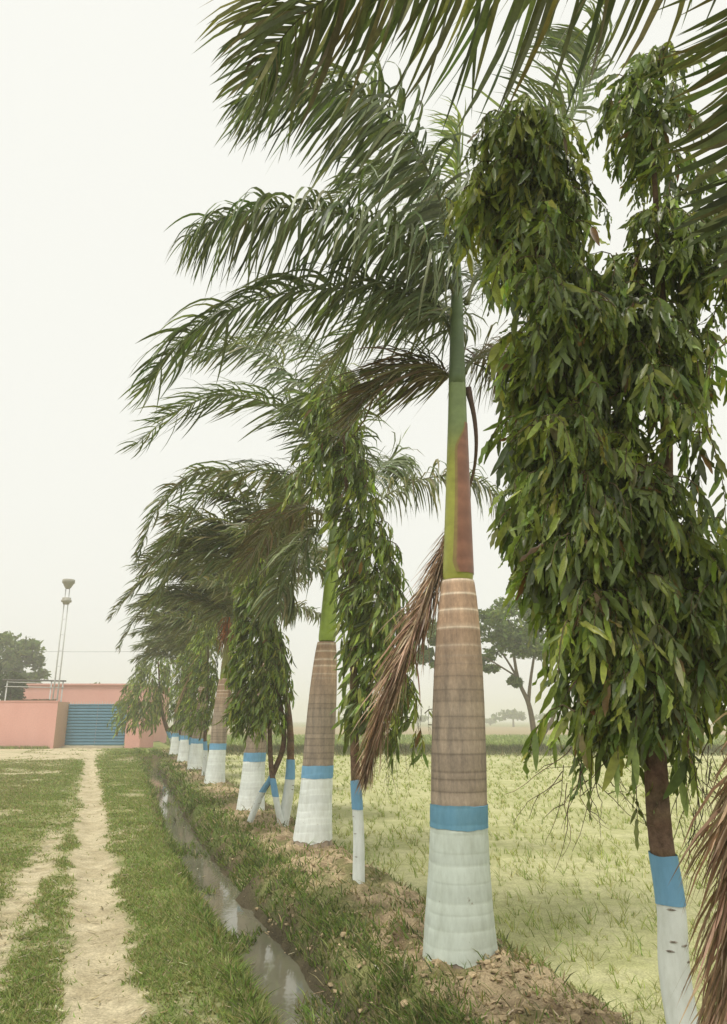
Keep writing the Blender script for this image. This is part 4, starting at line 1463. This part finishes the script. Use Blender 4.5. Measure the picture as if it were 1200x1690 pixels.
FARG = [(0.12, 0.165, 0.053), (0.15, 0.195, 0.06), (0.098, 0.135, 0.045)]  # far greens made paler, some of the haze painted into the leaf colour
b = at(884, 1243, 45.3)
b[2] = 0.0
rc = np.random.default_rng(3)
cl = []
for (u, v, rx, rz) in ((840, 1010, 1.6, 0.9), (790, 1020, 1.5, 0.9), (900, 1005, 1.6, 0.9), (815, 1060, 1.6, 0.8), (870, 1060, 1.7, 0.8), (920, 1070, 1.3, 0.8), (745, 1045, 1.3, 0.7), (715, 1040, 1.1, 0.8), (730, 1100, 0.6, .4), (805, 1095, 0.8, .5), (850, 1040, 1.8, 1.0), (700, 1080, .5, .5), (850, 1125, 0.35, .25), (960, 1040, 1.4, .8)):
    p = at(u, v, 45.3 + rc.normal(0, 0.7)) - b
    cl.append((p[0], p[1], p[2], rx, rz))
q = lambda u, v: tuple(at(u, v, 45.3) - b)
far_tree('forked slender tree standing on the bund across the paddy', b, [(0, 0, -0.2), q(880, 1200), q(872, 1160), q(855, 1120), q(845, 1060)], 0.2, cl, 0.15, 1000, FARG, 8,
         limbs=[([q(872, 1160), q(876, 1120), q(885, 1060), q(890, 1020)], 0.12), ([q(855, 1120), q(830, 1080), q(800, 1050)], 0.08), ([q(886, 1236), q(897, 1212), q(915, 1180), q(935, 1120), q(940, 1060)], 0.16),
                ([q(855, 1118), q(800, 1085), q(740, 1060)], 0.06)], name='forked_tree')

b = np.array([-37.0, 74, 0.0])
cl = []
for (u, v, rx, rz) in ((10, 1075, 2.4, 1.6), (35, 1085, 2.2, 1.6), (50, 1105, 1.7, 1.4), (-20, 1085, 2.5, 1.8), (15, 1110, 2.4, 1.6), (-30, 1120, 2.5, 1.8), (40, 1130, 1.6, 1.2)):
    p = at(u, v, 74 + rc.normal(0, 1)) - b
    cl.append((p[0], p[1], p[2], rx, rz))
far_tree('rounded grey-green tree rising behind the pink house on the left', b, [(0, 0, -0.2), (0.1, 0, 2), (0.3, 0, 4), (0.5, 0, 7)], 0.3, cl, 0.3, 420, FARG, 12, limbs=[([(0.2, 0, 3.5), (-1.5, 0, 5.5), (-2, 0, 7)], 0.15)], name='garden_tree')
b = at(8, 1225, 54)
b[2] = 0
cl = [(0, 0, 3.0, 0.8, 1.0), (0.3, 0, 4.0, 0.6, 0.8), (-0.8, 0, 3.6, 0.9, 1.1), (-1.2, 0, 4.6, 0.8, 0.8)]
far_tree('dark leafy shrub behind the left end of the boundary wall', b, [(0, 0, -0.2), (0, 0, 1.5), (0, 0, 3.5)], 0.12, cl, 0.16, 420, [(0.05, 0.07, 0.025), (0.06, 0.085, 0.03)], 13, name='garden_shrub')
b = np.array([-36.0, 100, 0.0])
p = at(150, 1128, 100) - b
far_tree('tree top just showing above the house roof', b, [(0, 0, -0.2), (0, 0, 3), (p[0], 0, p[2])], 0.25, [(p[0], 0, p[2] - 1.0, 2.3, 1.2), (p[0] + 1, 0, p[2] - 1.6, 2.2, 1.2), (p[0] - 1.4, 0, p[2] - 1.8, 2.0, 1.2)], 0.4, 250, FARG, 14)
FG = 'hazy trees along the far side of the fields'
for j, (u, vt, Yd, wpx, lab) in enumerate(((848, 1170, 210, 40, 'rounded hazy tree seen between the big palm and the forked tree'),
                                           (810, 1186, 260, 30, 'low hazy tree left of the rounded one beside the big palm trunk'),
                                           (690, 1180, 250, 44, 'hazy tree showing just left of the big palm trunk'),
                                           (575, 1184, 270, 50, 'hazy tree between the second palm and the thin white trunk'),
                                           (262, 1176, 240, 40, 'hazy tree right of the pink gate pillar'),
                                           (920, 1178, 240, 60, 'broad hazy tree behind the forked tree'))):
    b = at(u, 1205, Yd)
    b[2] = -0.15
    top = at(u, vt, Yd)[2]
    W = wpx / FPX * Yd * 0.5
    cl = [(rc.normal(0, 0.35) * W, rc.normal(0, 0.3) * W, top * (0.55 + 0.25 * rc.random()), W * 0.6, top * 0.24) for _ in range(6)]
    far_tree(lab, b, [(0, 0, -0.5), (0, 0, top * 0.3), (0.2, 0, top * 0.7)], 0.35, cl, 0.55, 110, FARG, 40 + j, group=FG)

# ------------------------------------------------------------------ house, wall, gate, mast
def mat_wall(name, a, bcol):
    m, nt, b, out = nodes(name)
    n1, n2 = noise(nt, 0.8, 5, 0.6, stretch=(1, 1, 0.4)), noise(nt, 12, 6, 0.7)
    c = ramp(nt, n1, [(0.3, a), (0.7, bcol)])
    c = mixc(nt, 1.0, c, ramp(nt, n2, [(0.3, (0.9, 0.9, 0.9)), (0.7, (1.06, 1.06, 1.06))]), 'MULTIPLY')
    nt.links.new(c, b.inputs['Base Color'])
    b.inputs['Roughness'].default_value = 0.9
    b.inputs['Specular IOR Level'].default_value = 0.15
    bump(nt, b, n2, 0.3, 0.01)
    return m


M['pink'] = mat_wall('pink_plaster', (0.63, 0.33, 0.285), (0.68, 0.38, 0.33))
M['tan'] = mat_wall('tan_plaster', (0.50, 0.32, 0.22), (0.54, 0.36, 0.25))
M['gate'] = mat_plain('blue_gate_paint', (0.085, 0.20, 0.285), (0.10, 0.23, 0.32), 2, 0.5, 0.4, 0.05, 0.003)
M['pipe'] = mat_plain('galvanised_pipe', (0.42, 0.43, 0.41), (0.50, 0.51, 0.48), 5, 0.5, 0.4, 0, 0)
M['dark'] = mat_plain('dark_rail', (0.08, 0.08, 0.07), (0.12, 0.11, 0.10), 5, 0.7, 0.3, 0, 0)
M['lamp'] = mat_plain('lamp_housing', (0.26, 0.25, 0.2), (0.32, 0.31, 0.26), 5, 0.6, 0.3, 0, 0)
M['concrete'] = mat_plain('concrete', (0.42, 0.37, 0.28), (0.5, 0.45, 0.35), 3, 0.9, 0.2, 0.2, 0.01)

YW, YG = 47.0, 48.6


def px_x(u, v, Y):
    return at(u, v, Y)[0]


def px_z(v, Y):
    return at(600, v, Y)[2]


WALLH = px_z(1158, YW)
GATEH = px_z(1164, YG)
xl = px_x(92, 1200, YW)
xg0, xg1 = px_x(110, 1200, YG), px_x(207, 1200, YG)
# boundary wall
root = thing('boundary_wall', 'plain pink plastered boundary wall left of the gate', 'wall', (xl - 10, YW, 0))
mb = MB()
mb.box((xl - 30, YW, -0.3), (xl - 0.02, YW + 0.23, WALLH))
part('wall', mb, M['pink'], root, False)
mb = MB()
mb.box((xl - 30, YW - 0.03, WALLH), (xl, YW + 0.26, WALLH + 0.06))
part('coping', mb, M['pink'], root, False)
mb = MB()
V = [(xl - 0.02, YW, -0.3), (xg0 - 0.03, YG - 0.05, -0.3), (xg0 - 0.03, YG + 0.2, -0.3), (xl - 0.25, YW + 0.23, -0.3)]
V += [(a, b_, WALLH + 0.0) for a, b_, c in V]
mb.add(V, [(0, 3, 2, 1), (4, 5, 6, 7), (0, 1, 5, 4), (1, 2, 6, 5), (2, 3, 7, 6), (3, 0, 4, 7)])
part('return_wall', mb, M['tan'], root, False)['label'] = 'tan splayed return beside the gate'
# right gate pillar
xp0, xp1 = px_x(208, 1205, YG - 0.9), px_x(233, 1205, YG - 0.9)
root = thing('gate_pillar', 'short pink gate pillar right of the blue gate', 'pillar', (xp0 + 0.5, YG - 0.7, 0))
mb = MB()
V = [(xp0, YG - 0.9, -0.3), (xp1, YG - 1.0, -0.3), (xp1 + 0.42, YG + 0.5, -0.3), (xp0, YG + 0.5, -0.3)]
V += [(a, b_, WALLH) for a, b_, c in V]
mb.add(V, [(0, 3, 2, 1), (4, 5, 6, 7), (0, 1, 5, 4), (1, 2, 6, 5), (2, 3, 7, 6), (3, 0, 4, 7)])
part('shaft', mb, M['pink'], root, False)
mb = MB()
mb.box((xp0 - 0.04, YG - 1.06, WALLH), (xp1 + 0.46, YG + 0.54, WALLH + 0.08))
part('cap', mb, M['pink'], root, False)
# gate: two leaves with horizontal ribs
root = thing('metal_gate', 'blue corrugated sheet metal gate in the pink wall', 'gate', ((xg0 + xg1) / 2, YG, 0))
xm = (xg0 + xg1) / 2
nrib = 13
for a, b_ in ((xg0, xm - 0.012), (xm + 0.012, xg1)):
    mb = MB()
    mb.box((a, YG + 0.03, 0.12), (b_, YG + 0.05, GATEH))
    lf = part('gate_leaf', mb, M['gate'], root, False)
    pr = MB()
    hgt = (GATEH - 0.16) / nrib
    pr.add([(a, YG + 0.029, 0.0), (b_, YG + 0.029, 0.0), (b_, YG - 0.03, hgt * 0.25), (a, YG - 0.03, hgt * 0.25), (b_, YG - 0.03, hgt * 0.62), (a, YG - 0.03, hgt * 0.62), (b_, YG + 0.029, hgt * 0.9), (a, YG + 0.029, hgt * 0.9)],
           [(0, 1, 2, 3), (3, 2, 4, 5), (5, 4, 6, 7)])
    rib = pr.mesh('rib', False)
    for k in range(nrib):
        o = link_child('rib', rib, M['gate'], lf)
        o.location = (0, 0, 0.14 + k * hgt)
mb = MB()
mb.box((xg0 - 0.03, YG - 0.04, GATEH), (xg1 + 0.03, YG + 0.08, GATEH + 0.07))
rail = part('top_rail', mb, M['gate'], root, False)
sp = MB()
sp.add([(-0.02, -0.02, 0), (0.02, -0.02, 0), (0.02, 0.02, 0), (-0.02, 0.02, 0), (0, 0, 0.2)], None, [(0, 1, 4), (1, 2, 4), (2, 3, 4), (3, 0, 4)])
spm = sp.mesh('spike', False)
for x in np.linspace(xg0 + 0.1, xg1 - 0.1, 22):
    o = link_child('spike', spm, M['pipe'], rail)
    o.location = (x, YG + 0.02, GATEH + 0.069)
mb = MB()
mb.box((xg0 - 0.1, YG - 0.5, -0.2), (xg1 + 0.1, YG + 0.3, 0.09))
tag(mb.build('gate_sill', M['concrete'], None, False), 'pale concrete ramp strip under the blue gate', 'sill')

# house behind
YH = 58.0
HH = px_z(1131, YH)
xh0, xh1 = px_x(28, 1150, YH), px_x(236, 1150, YH)
root = thing('pink_house', 'low flat-roofed pink house behind the boundary wall', 'house', ((xh0 + xh1) / 2, YH + 3, 0))
mb = MB()
mb.box((xh0, YH, -0.2), (xh1, YH + 8, HH))
part('wall', mb, M['pink'], root, False)
mb = MB()
mb.box((xh0 - 0.12, YH - 0.12, HH), (xh1 + 0.12, YH + 8.1, HH + 0.12))
part('roof', mb, M['pink'], root, False)
# pipe framework in front of the roof
YR = 50.5
root = thing('pipe_frame', 'long horizontal pipe frame above the left boundary wall', 'frame', at(60, 1228, YR) * (1, 1, 0))
for v, u0, u1, r, mt in ((1123, 5, 109, 0.055, 'dark'), (1126.5, 12, 70, 0.03, 'pipe'), (1134, 8, 106, 0.03, 'pipe')):
    mb = MB()
    mb.tube([at(u0, v - 1, YR), at((u0 + u1) / 2, v, YR), at(u1, v + 1, YR)], r, 6)
    part('rail', mb, M[mt], root)
for u in (12, 85, 97, 104):
    a = at(u, 1124, YR)
    mb = MB()
    mb.tube([(a[0], YR + 0.05, -0.1), (a[0], YR + 0.05, 1.5), a + (0, 0.05, 0.05)], 0.04, 6)
    part('post', mb, M['pipe'], root)
# grass at the foot of the wall
n = 5000
X = RNG.uniform(xl - 14, xg0 - 0.2, n)
Y = np.interp(X, [xl - 14, xl, xg0], [YW, YW, YG]) - 0.08 - np.abs(RNG.normal(0, 0.35, n))
w = X - rowx(Y)
o = blades(w, Y, 0.06 + 0.16 * RNG.random(n), 0.05, leafcol(n, GREENS + STRAW[:1]), 0.5).build('wall_foot_grass', M['grass'])
tag(o, 'strip of grass along the foot of the pink wall', 'grass', None, 'stuff')
# dead leaf strip on the wall top
n = 260
X = RNG.uniform(px_x(22, 1158, YW), px_x(90, 1158, YW), n)
mb = MB()
P = np.stack([X, np.full(n, YW + 0.11) + RNG.normal(0, 0.05, n), np.full(n, WALLH + 0.06)], -1)
T_ = P + np.stack([RNG.normal(0, 0.08, n), RNG.normal(0, 0.03, n), 0.03 + 0.10 * RNG.random(n)], -1)
V = np.stack([P - (0.04, 0, 0), P + (0.04, 0, 0), T_], 1).reshape(-1, 3)
mb.add(V, None, np.arange(n)[:, None] * 3 + np.array([[0, 1, 2]]), np.repeat(leafcol(n, [(0.08, 0.07, 0.04), (0.12, 0.1, 0.05)]), 3, 0))
tag(mb.build('wall_top_weeds', M['grass']), 'dark dry weeds along the top of the pink boundary wall', 'weeds', None, 'stuff')

# lamp mast: two pipes with rungs, platform and drum-shaped lamp
YM = 50.0
b0 = at(92, 1228, YM)
bx, by = b0[0], YM
ztop = px_z(957, YM)
bx = (at(91, 1150, YM)[0] + at(114, 957, YM)[0]) / 2
root = thing('lamp_mast', 'tall slender twin-pipe lamp mast rising behind the pink wall', 'lamp mast', (bx, by, 0))
for dx in (-0.14, 0.14):
    mb = MB()
    mb.tube([(bx + dx, by, -0.1), (bx + dx, by, ztop * 0.5), (bx + dx * 0.9, by, ztop - 0.55)], [0.055, 0.045, 0.035], 8)
    part('pipe', mb, M['pipe'], root)
rg = MB()
rg.tube([(-0.14, 0, 0), (0, 0, 0), (0.14, 0, 0)], 0.014, 5)
rgm = rg.mesh('rung')
for k in range(9):
    o = link_child('rung', rgm, M['pipe'], root)
    o.location = (bx, by, 0.9 + k * 1.0)
def drum(zs, rs, name, mat):
    mb = MB()
    mb.tube([(bx, by, z) for z in zs], rs, 16, np.array([1, 1, 1]))
    return part(name, mb, mat, root)
drum([ztop - 1.62, ztop - 1.5, ztop - 1.48, ztop - 1.36, ztop - 1.34, ztop - 1.2], [0.20, 0.22, 0.32, 0.34, 0.28, 0.28], 'platform', M['lamp'])
drum([ztop - 0.6, ztop - 0.52, ztop - 0.25, ztop - 0.22, ztop, ztop + 0.02], [0.12, 0.20, 0.34, 0.40, 0.40, 0.36], 'lamp', M['lamp'])
# overhead wires
for (a, b_, s, lab) in ((at(-160, 1068, 66), at(330, 1073, 66), 0.25, 'thin overhead wire passing behind the lamp mast'),
                        (at(690, 1026, 60), at(1300, 1008, 60), 0.2, 'upper thin wire crossing behind the big palm'),
                        (at(690, 1044, 60), at(1300, 1030, 60), 0.2, 'lower thin wire crossing behind the big palm')):
    t = np.linspace(0, 1, 16)[:, None]
    P = a * (1 - t) + b_ * t
    P[:, 2] -= s * 4 * (t * (1 - t))[:, 0]
    mb = MB()
    mb.tube(P, 0.011, 4)
    tag(mb.build('overhead_wire', M['dark']), lab, 'wire')

# ------------------------------------------------------------------ dusty air
hm = bpy.data.materials.new('dusty_air')
hm.use_nodes = True
nt = hm.node_tree
nt.nodes.clear()
ho = nt.nodes.new('ShaderNodeOutputMaterial')
pv = nt.nodes.new('ShaderNodeVolumePrincipled')
pv.inputs['Color'].default_value = (0.95, 0.945, 0.90, 1)
pv.inputs['Density'].default_value = 0.0031
pv.inputs['Anisotropy'].default_value = 0.2
nt.links.new(pv.outputs[0], ho.inputs['Volume'])
mb = MB()
mb.box((-1400, -40, -1.8), (1500, 950, 15))
hz = mb.build('haze', hm, None, False)
tag(hz, 'pale dusty haze filling the air over the fields', 'haze', None, 'stuff')
